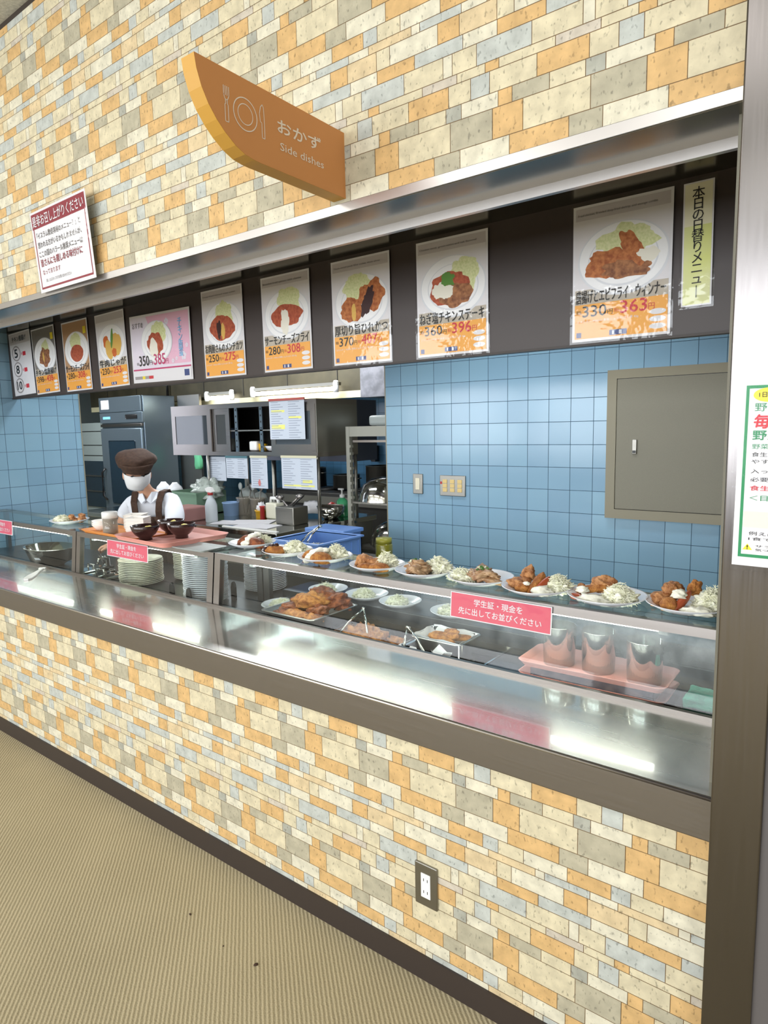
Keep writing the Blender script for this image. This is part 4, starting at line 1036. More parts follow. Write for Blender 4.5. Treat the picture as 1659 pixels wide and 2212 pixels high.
for k, (x, y, z, sx, sy, sz, rz, m_) in enumerate([(-1.80, .53, .790, .080, .056, .030, .3, 'fried'), (-1.87, .50, .762, .062, .042, .018, .9, 'fried2'), (-1.74, .50, .770, .072, .040, .020, -.5, 'fried2'), (-1.88, .57, .765, .06, .04, .022, 0, 'fried2'), (-1.74, .59, .785, .074, .048, .030, .5, 'fried2'), (-1.80, .44, .752, .075, .036, .020, .1, 'fried'), (-1.71, .45, .752, .045, .034, .018, 1.2, 'fried'), (-1.89, .44, .750, .042, .022, .014, .6, 'fried2'), (-1.80, .60, .795, .072, .050, .030, -.2, 'fried2'), (-1.70, .61, .770, .035, .04, .02, 0, 'fried2')]):
    piece('fried_cutlet', x, y, z-sz*.55+.006, (sx, sy, sz*1.2), m_, 'large dark fried cutlet heaped in the shallow metal vat', 'fried food', (rr.uniform(-.2, .2), rr.uniform(-.2, .2), rz), 200+k, .34, 'cutlets in the metal vat', 4, 2.0)
# nuggets in the left well
for k, (x, y, z, s_) in enumerate([(-1.56, .50, .650, .042), (-1.50, .48, .650, .040), (-1.455, .52, .655, .040), (-1.52, .56, .655, .040), (-1.58, .58, .650, .036), (-1.42, .46, .640, .034), (-1.46, .45, .640, .034), (-1.53, .44, .635, .036), (-1.40, .55, .64, .034)]):
    piece('fried_nugget', x, y, z+.036, (s_*1.1, s_*.8, s_*.80), 'fried', 'golden crumbed nugget in the left recessed well', 'fried food', (0, 0, k*.8), 300+k, .5, 'golden nuggets in the left well', 4, 2.6)
# deep pan lined with paper, fried sticks
vat(-1.262, -1.075, .462, .600, .640, .772, 'deep steel pan lined with white paper holding fried sticks', ST_P, 'deep_pan')
mb = MB(); k = mb.mi(M['white'])
for (a, b) in (((-1.262, .600), (-1.075, .600)), ((-1.262, .464), (-1.262, .600)), ((-1.075, .464), (-1.075, .600)), ((-1.262, .464), (-1.075, .464))):
    A = Vector((a[0], a[1], 0)); B = Vector((b[0], b[1], 0)); c = Vector((-1.168, .531, 0)); n = 6; prev = None
    for i in range(n+1):
        p = A.lerp(B, i/n); ins = p+(c-p)*.30; w_ = .003*math.sin(i*1.9)
        cur = (Vector((ins.x, ins.y, .735)), Vector((p.x, p.y, .779+w_)))
        if prev:
            f = mb.face([prev[0], cur[0], cur[1], prev[1]], M['white'], True)
        prev = cur
tag(mb.link('paper_liner'), 'crumpled white paper lining the deep steel pan', 'paper')
for k, (x, y, z, rz) in enumerate([(-1.19, .545, .742, .5), (-1.15, .530, .750, -.3), (-1.17, .505, .745, .2), (-1.20, .515, .738, -.8), (-1.13, .555, .742, .1), (-1.16, .555, .757, -.5)]):
    piece('fried_stick', x, y, z+.014, (.048, .015, .014), 'fried', 'golden fried stick in the paper-lined deep pan', 'fried food', (0, rr.uniform(-.3, .3), rz), 400+k, .18, 'fried sticks in the deep pan', 4)
for (x, y, s_, l, sd) in ((-1.115, .415, .040, 'crumpled white paper napkin standing in front of the deep pan', 1), (-1.225, .405, .028, 'white paper scrap left of the deep pan, behind the glass channel', 2), (-1.285, .402, .026, 'smaller white paper scrap beside the recessed wells', 3)):
    mb = MB(); n = 9; vs = []
    for i in range(n+1):
        a = 2*math.pi*i/n; vs.append((Vector((x+s_*.5*math.cos(a), y+s_*.3*math.sin(a), .7225)), Vector((x+s_*(1+.2*math.sin(i*2+sd))*math.cos(a), y+s_*.75*math.sin(a), .7225+s_*(.9+.35*math.sin(i*2.3+sd))))))
    for p, q in zip(vs, vs[1:]): mb.face([p[0], q[0], q[1], p[1]], M['white'])
    tag(mb.link('paper_napkin'), l, 'paper')
# tongs
def tongs(p, a, b, label):
    t = thing('tongs', p, label, 'tongs', None)
    P0 = Vector((0, 0, 0))
    for q in (a, b):
        q = Vector(q)-Vector(p); mid = q*.5+Vector((0, 0, .012))
        mb = MB(); mb.tube([P0, mid, q], [.005, .004, .006], ST_P, 8); mb.lump(q, (.010, .010, .008), ST_P, seed=1, amt=.05, sub=2, flat=False); mb.link('arm', t)
    MB().tube([Vector((-.008, 0, 0)), Vector((.008, 0, 0))], .006, ST_P, 8).link('spring_end', t)
tongs((-1.555, .560, .800), (-1.600, .440, .700), (-1.470, .480, .705), 'steel tongs standing over the golden nuggets in the left well')
tongs((-1.292, .480, .792), (-1.262, .410, .730), (-1.160, .400, .735), 'steel tongs leaning against the deep pan, arms open')
# tray stack with steel cups, cloth
tray(-.645, .530, .7215, .43, .185, .020, M['pink'], 'lower salmon pink tray of the pair at the right end of the long case', R(1), group=None)
tray(-.645, .530, .7600, .43, .185, .020, M['pink'], 'upper salmon pink tray of the pair, holding three steel cups', R(1))
mb = MB().box(-.825, -.465, .463, .597, .7260, .7595, mat('dark_blue_packets', (58, 62, 84), .3, noise_amt=.6, scale=30, col2=(120, 110, 120)), .004)
tag(mb.link('packet_layer'), 'dark blue wrapped packets between the two salmon trays', 'packets')
for k, (x, y, l) in enumerate(((-.757, .520, 'left'), (-.640, .530, 'middle'), (-.505, .515, 'right'))):
    o = MB().lathe([(0, .003), (.044, .003), (.048, .120), (.050, .121), (.050, .119), (.046, 0), (0, 0)], ST_P, (0, 0, 0), 32).link('steel_cup', loc=(x, y, .7640)); tag(o, 'polished steel cup, %s of the three on the salmon tray' % l, 'cup', 'steel cups on the salmon tray')
mb = MB().box(-.400, -.30, .50, .60, .7205, .748, M['sponge'], .006); o = mb.link('folded_cloth'); md = o.modifiers.new('s', 'SUBSURF'); md.levels = md.render_levels = 2; md.subdivision_type = 'SIMPLE'
tx = bpy.data.textures.new('cloud', 'CLOUDS'); tx.noise_scale = .03; md = o.modifiers.new('d', 'DISPLACE'); md.texture = tx; md.strength = .018
tag(o, 'folded green cloth in the right corner of the long case', 'cloth')
# left and middle cases: big bowl, lids, ladles
t = thing('mixing_bowl', (-3.90, .510, ZD), 'large steel mixing bowl with a paper label inside the leftmost case', 'bowl')
MB().lathe([(0, .0), (.09, 0), (.15, .035), (.185, .11), (.195, .112), (.196, .108), (.187, .105), (.152, .030), (0, -.0)], ST_P, n=48, sx=.95, sy=.68).link('bowl_body', t)
mb = MB(); mb.face([(.04, -.1085, .050), (.085, -.098, .052), (.086, -.108, .066), (.041, -.1155, .064)], M['white']); mb.link('paper_label', t)
def lid(x, y, w, d, label, rz=0):
    t = thing('pan_lid', (x, y, ZD), label, 'lid', 'steel pan lids in the middle case', rz)
    MB().box(-w/2, w/2, -d/2, d/2, 0, .020, ST_P, .006).box(-w/2+.02, w/2-.02, -d/2+.02, d/2-.02, .020, .032, ST_P, .008).link('lid_plate', t)
    MB().tube([(-.035, 0, .030), (-.033, 0, .055), (.033, 0, .055), (.035, 0, .030)], .004, ST_P, 8).link('handle', t)
    return t
lid(-3.26, .455, .14, .16, 'steel pan lid nearest the wide stack of cream plates', .1)
lid(-3.43, .500, .15, .20, 'steel pan lid in the middle of the three by the case divider', -.05)
lid(-3.22, .640, .18, .14, 'steel pan lid at the back under the reaching hand', .1)
t = thing('ladle', (-3.47, .60, .76), 'black-handled ladle lying among the steel lids', 'ladle')
MB().tube([(0, 0, .0), (-.10, .03, .030), (-.14, .04, .045)], .009, M['blackp'], 10).link('handle', t)
MB().tube([(0, 0, 0), (.07, -.03, .0)], .006, ST_P, 8).lump((.085, -.035, -.005), (.028, .024, .014), ST_P, seed=2, amt=.05, sub=2, flat=False).link('ladle_cup', t)
t = thing('serving_tap', (-3.36, .560, ZD+.033), 'dark metal tap-like holder between the pan lids', 'holder')
MB().lathe([(0, 0), (.03, 0), (.03, .01), (.012, .014), (.010, .055), (0, .055)], M['blackp'], n=20).link('base', t)
MB().tube([(0, 0, .045), (0, -.02, .065), (0, -.05, .060), (0, -.06, .03)], .006, ST_P, 8).link('spout', t)

# ================================================================ KITCHEN BEHIND
# worktable
t = thing('worktable', (-3.95, 1.43, 0), 'long stainless kitchen worktable crowded with utensils, behind the aisle', 'table')
MB().box(-1.35, 1.0, 0, 1.0, .815, .850, ST_P, .004).link('worktop', t)
MB().box(-1.33, .98, .03, .97, .10, .815, ST_D).link('cabinet_body', t)
for q in ((-1.3, .05), (.95, .05), (-1.3, .95), (.95, .95)): MB().tube([(q[0], q[1], 0), (q[0], q[1], .12)], .02, ST_D, 10).link('leg', t)
# cabinet standing on the table on posts
t = thing('glass_cabinet', (-3.82, 1.90, .850), 'stainless cabinet on posts above the worktable, half-open glass sliding doors', 'cabinet')
cx0, cx1, z0, z1 = -.80, .80, .445, .832
mb = MB(); D_ = .42
mb.box(cx0, cx1, 0, D_, z0, z0+.03, ST); mb.box(cx0, cx1, 0, D_, z1-.035, z1, ST); mb.box(cx0, cx0+.02, 0, D_, z0+.03, z1-.035, ST_D); mb.box(cx1-.02, cx1, 0, D_, z0+.03, z1-.035, ST_D); mb.box(cx0+.02, cx1-.02, D_-.02, D_, z0+.03, z1-.035, ST_D)
mb.box(cx0+.02, cx1-.02, .02, D_-.02, z0+.18, z0+.19, ST_D)
mb.link('carcass', t)
def slider(a, b, y, glass=True):
    mb = MB(); f = .045
    for q in ((a, b, z0+.03, z0+.03+f+.01), (a, b, z1-.035-f, z1-.035), (a, a+f, z0+.085, z1-.08), (b-f, b, z0+.085, z1-.08)): mb.box(q[0], q[1], y, y+.012, q[2], q[3], ST)
    d_ = mb.link('sliding_door', t)
    mb = MB(); mb.box(a+f, b-f, y+.004, y+.008, z0+.085, z1-.08, mat('cabinet_glass', (60, 66, 72), .04, coat=1)); mb.link('door_glass', d_)
slider(-.79, -.30, -.004); slider(-.30, -.10, .012); slider(.36, .79, -.004)
for xx in (-.05, .22):
    mb = MB(); mb.box(xx, xx+.03, .02, .03, z0+.03, z1-.035, M['oven'])
    for k in range(7): mb.box(xx+.011, xx+.019, .018, .021, z0+.06+k*.045, z0+.072+k*.045, M['blackp'])
    mb.link('shelf_bracket', t)
for q in (-.37, .79):
    for y_ in (.01, .40): MB().tube([(q, y_, .0), (q, y_, z0)], .013, ST_D, 10).link('post', t)
def simple(mb, name, label, cat, loc=None, group=None):
    return tag(mb.link(name, loc=loc), label, cat, group)
simple(MB().box(-.04, .04, -.03, .03, 0, .07, M['cup'], .012), 'notepad_stand', 'white card standing inside the open cabinet', 'card', (-3.74, 2.0, 1.331))
simple(MB().lathe([(0, 0), (.03, 0), (.034, .05), (0, .05)], M['yel'], n=20), 'yellow_jar', 'small yellow jar inside the open cabinet', 'jar', (-3.66, 2.0, 1.331))
simple(MB().lathe([(0, .01), (.03, .01), (.06, .035), (.062, .034), (.03, 0), (0, 0)], M['plate'], n=28), 'bowl', 'white bowl inside the open cabinet by the pinned timetable', 'bowl', (-3.56, 2.0, 1.331))
simple(MB().box(-.05, .05, -.002, .002, 0, .24, M['milky']), 'cutting_board', 'pale board leaning at the back of the open cabinet', 'board', (-3.62, 2.24, 1.331))
simple(MB().lathe([(0, 0), (.035, 0), (.04, .09), (.0, .09)], M['milky'], n=20), 'plastic_cup', 'milky plastic cup stored behind the narrow glass door', 'cup', (-4.05, 2.02, 1.331))
simple(MB().box(-.02, .02, -.05, .05, 0, .17, M['bluep']), 'blue_folder', 'light blue folder stored behind the narrow glass door', 'folder', (-4.11, 2.05, 1.331))
# papers hanging from the cabinet
def paper(name, x0, z0_, x1, z1_, label, y=1.885, hl=(), top=None, cols=2, curl=0):
    t = thing(name, (x0, y, z0_), label, 'paper', 'papers hanging on the steel cabinet'); w, h = x1-x0, z1_-z0_
    MB().box(0, w, 0, .0012, 0, h, mat('office_paper', (196, 204, 216), .6)).link('sheet', t)
    lay = []; ink = mat('pale_ink', (150, 158, 174), .7)
    for c in range(cols):
        for k in range(int(h/.016)-1): lay.append((ink, rect(w*(c+.10)/cols, w*(c+.10+.7*(.6+.4*((k*7+c*3) % 5)/4))/cols, h-.016*(k+1)-.008, h-.016*(k+1)-.004)))
    mb = MB()
    for m_, p_ in lay: mb.face([(q[0], -.0006, q[1]) for q in p_], m_)
    mb.link('printed_lines', t)
    if hl: art(t, [(mat('highlighter', (232, 230, 130), .6), rect(*q)) for q in hl], 'highlight', y0=-.0004)
    if top: MB().box(-.002, w+.002, -.004, .004, h-.012, h+.004, top).link('clip', t)
    return t
paper('timetable', -3.452, 1.415, -3.112, 1.690, 'upper hanging timetable with yellow highlights on the steel cabinet', y=1.883, hl=((.02, .15, .185, .20), (.19, .31, .14, .155), (.02, .15, .07, .10)), top=mat('red_clip', (178, 90, 84), .5))
paper('timetable', -3.350, 1.075, -3.015, 1.300, 'lower large hanging timetable with yellow edge, under the cabinet', y=1.880, hl=((.02, .31, .018, .03), (.20, .29, .045, .065)), top=mat('clip_beige', (208, 204, 176), .5))
paper('note_sheet', -3.945, 1.130, -3.705, 1.292, 'square hanging note sheet with a blue-green clip', y=1.882, top=mat('teal_clip', (72, 112, 122), .5))
paper('note_sheet', -3.675, 1.065, -3.500, 1.296, 'narrow hanging sheet with a red blot near its foot', y=1.884, cols=1, top=mat('clip_beige', (208, 204, 176), .5))
simple(MB().prism(ell(0, 0, .014, .022, 20, wob=.3), 'y', -.0012, 0, mat('red_blot', (204, 120, 116), .6)), 'red_sticker', 'small red blot stuck on the narrow hanging sheet', 'sticker', (-3.585, 1.8835, 1.105))
paper('note_sheet', -4.24, 1.10, -4.01, 1.285, 'plain lilac sheets hanging left under the cabinet', y=1.93, cols=1)
# table-top clutter
ZT = .8505
t = thing('spray_bottle', (-3.735, 1.560, ZT), 'clear-white spray bottle with a red collar on the worktable', 'bottle')
MB().lathe([(0, 0), (.040, 0), (.042, .01), (.042, .12), (.030, .155), (.016, .175), (.015, .195), (0, .195)], M['milky'] if 0 else mat('white_plastic_bottle', (206, 214, 220), .4), n=28).link('bottle_body', t)
MB().lathe([(0, .190), (.018, .190), (.018, .208), (0, .208)], M['red'], n=20).link('collar', t)
MB().prism([(-.045, .235), (-.03, .212), (.02, .208), (.035, .215), (.02, .240), (-.01, .246)], 'y', -.012, .012, M['cup']).link('spray_head', t)
MB().tube([(-.022, 0, .222), (-.030, 0, .195)], .004, M['red'], 6).link('trigger', t)
def tub(x, y, r_, h, m, label, name='tub', cat='tub', r2=None, loc_z=ZT):
    r2 = r2 or r_*1.12
    return simple(MB().lathe([(0, .003), (r_-.003, .003), (r2-.004, h), (r2+.004, h), (r2+.004, h-.008), (r2, h-.008), (r_, 0), (0, 0)], m, n=28), name, label, cat, (x, y, loc_z))
tub(-3.90, 1.87, .055, .10, M['bluep'], 'pale blue round box on the worktable behind the spray bottle', 'food_box', 'box')
tub(-3.845, 1.96, .055, .13, PLAST, 'left of the two clear tubs full of utensils')
tub(-3.700, 1.96, .050, .13, PLAST, 'right clear tub with a white tag, holding ladles')
tub(-3.600, 1.90, .040, .055, M['yel'], 'yellow cup holding a white napkin', 'yellow_cup', 'cup')
simple(MB().lump((0, 0, .03), (.034, .028, .045), M['white'], seed=5, amt=.5, sub=3, freq=2.5), 'napkin', 'white napkin stuffed in the yellow cup', 'napkin', (-3.600, 1.90, ZT+.035))
t = thing('dispenser', (-3.470, 1.915, ZT), 'cream dispenser jug with handle beside the yellow cup', 'dispenser')
MB().box(-.055, .055, -.045, .045, 0, .115, M['cream'], .012).link('jug_body', t)
MB().tube([(-.04, 0, .11), (-.035, 0, .145), (.03, 0, .145), (.04, 0, .11)], .013, M['cup'], 8).link('handle', t)
tub(-3.545, 1.86, .018, .09, M['red'], 'small bottle with red top between yellow cup and dispenser', 'sauce_bottle', 'bottle', .016)
t = thing('utensil_box', (-3.175, 1.790, ZT), 'square steel container with a ladle, below the lower timetable', 'container')
MB().box(-.085, .085, -.07, .07, 0, .118, ST_D, .006).link('box_body', t)
for k, (a, b) in enumerate((((-.03, 0, .11), (-.13, .02, .17)), ((.0, 0, .11), (.12, .0, .20)), ((-.05, .02, .11), (.03, .05, .18)))):
    mb = MB(); mb.tube([a, b], .006, ST if k != 1 else M['blackp'], 8)
    if k != 1: mb.lump(b, (.035, .025, .018), ST, seed=k, amt=.05, sub=2, flat=False)
    mb.link('utensil', t)
t = thing('soap_pump', (-3.11, 2.235, ZT), 'clear pump bottle of green soap beside the grey rack', 'bottle')
MB().lathe([(0, 0), (.045, 0), (.047, .01), (.047, .11), (.02, .135), (0, .135)], mat('green_soap', (70, 176, 120), .25, coat=.5), n=24, sy=.7).link('bottle_body', t)
MB().lathe([(0, .135), (.018, .135), (.018, .155), (.006, .16), (.006, .19), (0, .19)], M['cup'], n=16).box(-.03, .012, -.008, .008, .19, .202, M['cup']).link('pump', t)
simple(MB().box(-.05, .0, -.036, -.0335, .02, .09, M['white']), 'soap_label', 'white label stuck on the green soap bottle', 'label', (-3.11, 2.235, ZT))
simple(MB().lathe([(0, 0), (.05, 0), (.085, .04), (.10, .09), (.102, .09), (.088, .04), (.05, -.002), (0, -.002)], ST_P, n=32), 'steel_bowl', 'steel bowl on the table in front of the green soap', 'bowl', (-3.09, 2.09, ZT+.002))
for k, (x, y, rz, l) in enumerate(((-3.56, 1.62, .35, 'left white paper sheet lying on the worktable'), (-3.30, 1.58, .2, 'right white paper sheet lying on the worktable'), (-3.47, 1.70, .5, 'white paper sheet lying furthest back on the worktable'))):
    o = MB().box(-.15, .15, -.085, .085, 0, .002+.001*k, M['white']).link('paper_sheet', loc=(x, y, ZT+.0005)); o.rotation_euler = (0, 0, rz); tag(o, l, 'paper')
simple(MB().box(-.26, .26, -.012, .012, 0, .010, M['cup'], .003), 'white_strip', 'thin white strip along the front edge of the worktable', 'strip', (-3.22, 1.452, ZT))
# crates and clutter at left of the table
t = thing('crate', (-4.30, 1.86, ZT), 'green plastic crate at the left of the worktable', 'crate')
mb = MB()
for q in ((-.19, .19, -.14, -.13), (-.19, .19, .13, .14), (-.19, -.18, -.13, .13), (.18, .19, -.13, .13)): mb.box(q[0], q[1], q[2], q[3], 0, .17, M['green'])
mb.box(-.19, .19, -.14, .14, 0, .006, M['green']); mb.box(-.20, .20, -.15, -.13, .158, .172, M['green']); mb.link('crate_body', t)
o = simple(MB().lump((0, 0, .03), (.14, .10, .09), mat('plastic_bag', (176, 186, 178), .3, noise_amt=.3, scale=12, bump=1, bscale=20), seed=6, amt=.6, sub=4, freq=2.5), 'plastic_bag', 'crumpled translucent plastic bag in the green crate', 'bag', (-4.18, 1.88, ZT+.14))
for x, l in ((-4.86, 'left'), (-4.70, 'right')):
    simple(MB().lathe([(0, .07), (.02, .07), (.026, .06), (.055, .03), (.065, 0), (0, 0)], M['plate'], n=24), 'rice_bowl', 'upturned white bowl behind the person, %s of the two' % l, 'bowl', (x, 1.95, ZT+.145))
simple(MB().box(-.20, .20, -.12, .12, 0, .144, M['milky'], .01), 'storage_box', 'milky storage box under the two upturned bowls', 'box', (-4.78, 1.95, ZT))
simple(MB().box(-.11, .11, -.10, .10, 0, .10, M['clothp'], .012), 'lidded_box', 'pinkish lidded container just right of the person', 'container', (-3.99, 1.54, ZT))
for k, (x, y, h, m_, l) in enumerate(((-3.80, 2.06, .16, 'milky', 'grey rounded kettle behind the clear tubs'), (-3.30, 2.12, .12, 'plate', 'white stacked dishes behind the dispenser'), (-3.24, 2.26, .09, 'red', 'small red plastic cover in front of the stove'), (-4.02, 2.16, .20, 'milky', 'crinkled bundle behind the blue box'))):
    simple(MB().lump((0, 0, h*.5), (.085 if m_ != 'red' else .03, .07, h*.5), M[m_], seed=60+k, amt=.25, sub=3), ('kettle', 'dish_pile', 'small_cover', 'bundle')[k], l, ('kettle', 'dishes', 'cover', 'bundle')[k], (x, y, ZT))
for k, (x0, x1, dz) in enumerate(((0, .1, 0),)):
    pass
for k, (x, y, tx_, l) in enumerate(((-3.85, 1.96, -.05, 'left clear tub'), (-3.83, 1.96, .05, 'left clear tub'), (-3.70, 1.96, -.06, 'right clear tub'), (-3.69, 1.95, .03, 'right clear tub'))):
    o = MB().tube([(0, 0, .01), (tx_, .01, .20)], .005, ST_D, 8).lump((tx_, .01, .21), (.022, .008, .03), ST if k % 2 else M['milky'], seed=k, amt=.1, sub=2, flat=False).link('utensil', loc=(x, y, ZT)); tag(o, 'long kitchen utensil leaning in the ' + l, 'utensil', 'utensils in the ' + l)

# blue bin on a stand, with cabbage and tongs
t = thing('blue_bin', (-2.265, 1.065, .80), 'open blue plastic bin of shredded cabbage on a stand behind the plates', 'bin')
mb = MB(); W_, D2, H2 = .160, .160, .140
for q in ((-W_, W_, -D2, -D2+.006), (-W_, W_, D2-.006, D2), (-W_, -W_+.006, -D2, D2), (W_-.006, W_, -D2, D2)): mb.box(q[0], q[1], q[2], q[3], 0, H2, M['blue'])
mb.box(-W_, W_, -D2, D2, 0, .006, M['blue'])
mb.link('bin_body', t)
mb = MB()
for q in ((-W_-.010, W_+.010, -D2-.010, -D2+.006), (-W_-.010, W_+.010, D2-.006, D2+.010), (-W_-.010, -W_+.006, -D2, D2), (W_-.006, W_+.010, -D2, D2)): mb.box(q[0], q[1], q[2], q[3], H2-.006, H2+.004, M['blue'], .002)
mb.link('bin_rim', t)
mb = MB()
for k in range(6):
    mb.box(W_, W_+.004, -.13+k*.052, -.126+k*.052, .01, H2-.02, M['blue']); mb.box(-.13+k*.052, -.126+k*.052, -D2-.004, -D2, .01, H2-.02, M['blue'])
mb.link('ribs', t)
t2 = thing('stand', (-2.33, 1.17, 0), 'steel stand carrying both blue bins', 'stand')
MB().box(-.24, .24, -.265, .265, .77, .80, ST_D).link('stand_top', t2)
for q in ((-.22, -.22), (.22, -.22), (-.22, .24), (.22, .24)): MB().tube([(q[0], q[1], 0), (q[0], q[1], .77)], .015, ST_D, 8).link('leg', t2)
t = thing('blue_bin', (-2.385, 1.320, .80), 'second blue bin, lying just behind the one full of cabbage', 'bin')
MB().box(-.125, .135, -.072, .08, 0, .138, M['blue'], .012).link('bin_body', t)
MB().box(-.135, .145, -.080, .09, .126, .148, M['blue'], .004).link('bin_rim', t)
shred(-2.265, 1.065, .808, .125, .125, .105, 500, 66, 'shredded cabbage filling the open blue bin')
tongs((-2.215, 1.04, 1.005), (-2.335, 1.00, .905), (-2.255, .96, .905), 'steel tongs standing up out of the open blue bin')
t = thing('oil_bottle', (-2.05, 1.34, .72), 'squat yellow-green bottle between the blue bins and the tiled wall', 'bottle')
MB().lathe([(0, 0), (.045, 0), (.045, .16), (.04, .17), (0, .17)], mat('oil_green', (128, 124, 34), .3, coat=.4), n=24).link('bottle_body', t)
MB().lathe([(0, .165), (.042, .165), (.042, .195), (0, .195)], mat('oil_cap', (150, 146, 50), .4), n=24).link('cap', t)
t2 = thing('stand', (-2.05, 1.34, 0), 'narrow steel stand under the yellow-green bottle', 'stand')
MB().box(-.035, .07, -.07, .07, 0, .72, ST_D).link('stand_top', t2)
# trays between person and table: aisle service shelf seen behind plates
t = thing('service_shelf', (-2.82, 1.05, 0), 'low stainless side table behind the case divider', 'table')
MB().box(-.35, .22, -.14, .14, .78, .80, ST, .003).link('table_top', t)
for q in ((-.33, -.12), (.2, -.12), (-.33, .12), (.2, .12)): MB().tube([(q[0], q[1], 0), (q[0], q[1], .78)], .013, ST_D, 8).link('leg', t)
simple(MB().box(-.12, .12, -.09, .09, 0, .035, M['cup'], .008), 'white_tub', 'white tub lid left of the open blue bin', 'lid', (-2.64, 1.05, .80))

# grey rack with steel bowls
t = thing('rack', (-2.72, 2.10, 0), 'tall grey metal rack beside the tiled wall, bowls on its shelves', 'rack')
mb = MB(); g = M['rack']
for xx in (-.20, .185):
    for yy in (0, .5): MB().box(xx-.012, xx+.018, yy-.012, yy+.018, 0, 1.492, g).link('upright', t)
for yy in (0, .5): MB().box(-.21, .203, yy-.010, yy+.016, 1.425, 1.492, g).link('top_rail', t)
for xx in (-.20, .185):
    mb = MB()
    for k in range(22): mb.box(xx+(.018 if xx < 0 else -.026), xx+(.026 if xx < 0 else -.012), -.01, .02, .3+k*.05, .318+k*.05, g)
    mb.link('tray_slides', t)
for zz in (.97, .66, .35): MB().box(-.185, .175, .0, .5, zz, zz+.012, ST_D).link('shelf', t)
MB().box(-.17, .165, .01, .03, 1.385, 1.40, ST).link('cross_bar', t)
simple(MB().lathe([(.175, 0), (.168, .05), (.14, .11), (.08, .15), (0, .162), (0, .158), (.08, .146), (.136, .107), (.165, .05), (.172, 0)], ST_P, n=48), 'steel_bowl', 'large upturned steel bowl on the middle shelf of the rack', 'bowl', (-2.74, 2.25, .984))
simple(MB().lathe([(.178, 0), (.165, .06), (.13, .12), (.07, .155), (0, .165), (0, .16), (.07, .15), (.127, .117), (.16, .06), (.175, 0)], ST_P, n=48), 'steel_bowl', 'upturned steel bowl on the lower shelf of the rack', 'bowl', (-2.695, 2.31, .674))
simple(MB().box(-.15, .15, -.12, .12, 0, .07, M['milky'], .02), 'plastic_box', 'pale plastic box on top of the grey rack', 'box', (-2.68, 2.33, 1.494))
# stove and pots at the kitchen back wall
t = thing('stove', (-4.6, 3.55, 0), 'black iron stove range along the kitchen back wall', 'stove')
MB().box(-.75, .95, 0, .6, 0, .84, M['stove'], .01).link('body', t)
for k in range(4):
    MB().lathe([(.10, .84), (.11, .855), (.07, .860), (.06, .845)], M['stove'], (-.5+k*.42, .25, 0), 20).link('burner', t)
mb = MB()
for k in range(5): mb.lathe([(0, 0), (.02, 0), (.018, .0)], ST, (-.6+k*.3, -.01, .75), 12)
MB().box(-.75, .95, -.015, 0, .72, .80, ST_D).link('front_rail', t)
for k, (x, y, r_, h, l) in enumerate(((-4.95, 3.85, .16, .20, 'left'), (-4.45, 3.85, .14, .14, 'middle'), (-4.0, 3.85, .15, .24, 'right'))):
    tt = thing('stock_pot', (x, y, .861), 'dark steel stock pot on the stove, %s of three' % l, 'pot', 'stock pots on the stove')
    MB().lathe([(0, 0), (r_, 0), (r_, h), (r_+.006, h), (r_-.005, h+.002), (r_-.005, .004), (0, .004)], ST_D, n=32).link('pot_body', tt)
    MB().tube([(r_, -.03, h*.75), (r_+.04, -.02, h*.75), (r_+.04, .02, h*.75), (r_, .03, h*.75)], .006, ST_D, 8).link('handle', tt)
simple(MB().prism([(-.14, 1.30), (.05, 1.30), (.05, 1.13), (.0, 1.13)], 'y', 4.12, 4.18, M['blackp']), 'range_guard', 'black angled plate on the far tiled wall, seen through the rack', 'plate', (-4.33, 0, -.01))
# dark cabinet between timetable cabinet and rack
t = thing('tall_cabinet', (-3.75, 2.60, 0), 'dark blue-grey cabinet beside the hanging timetables, pink note on it', 'cabinet')
MB().box(-.55, .42, 0, .34, 1.22, 1.70, mat('dark_blue_grey', (92, 96, 110), .45, metal=.5)).link('body', t)
MB().box(.18, .25, -.004, 0, 1.27, 1.38, mat('pink_note', (180, 140, 150), .6)).link('note', t)
MB().lathe([(0, 0), (.012, 0), (.010, .012), (0, .014)], M['yel'], (.10, -.01, 1.62), 14).link('magnet', t)
for q in (-.5, .38): MB().tube([(q, .05, 0), (q, .05, 1.22)], .02, ST_D, 8).link('leg', t)
# hood with fluorescent lamps
t = thing('exhaust_hood', (0, 3.1, 0), 'large greasy exhaust hood hanging over the kitchen, lamps along its lip', 'hood')
MB().box(-8.0, -3.62, 0, 1.0, 1.80, 2.40, M['hood']).link('hood_body', t)
mb = MB(); mb.prism([(0, 1.742), (.04, 1.742), (.04, 1.83), (0, 1.80)], 'x', -8.0, -3.62, mat('hood_lip', (214, 206, 168), .5)); mb.link('hood_lip', t)
mb = MB()
for k in range(7): mb.box(-7.6+k*.62, -7.594+k*.62, -.004, 0, 1.82, 2.40, M['blackp'])
mb.link('panel_seams', t)
MB().box(-3.62, -3.30, 0, .6, 1.738, 2.40, M['duct']).link('duct_end', t)
MB().tube([(-6.35, -.03, 2.4), (-6.33, -.03, 2.1), (-6.34, -.03, 1.85)], .012, M['blackp'], 8).link('cable', t)
def lamp(x0, x1, y, z, label):
    t = thing('tube_lamp', ((x0+x1)/2, y, z), label, 'lamp', 'fluorescent lamps on the hood'); L_ = (x1-x0)/2
    MB().box(-L_-.05, L_+.05, .0, .05, .028, .055, ST_D).link('fixture', t)
    MB().tube([(-L_, 0, 0), (L_, 0, 0)], .018, M['tube'], 14).link('lamp_tube', t)
    for q in (-L_-.025, L_+.025): MB().lathe([(0, -.03), (.022, -.03), (.026, 0), (.026, .05), (.018, .07), (0, .072)], M['cup'], (q, .01, 0), 16).link('socket', t)
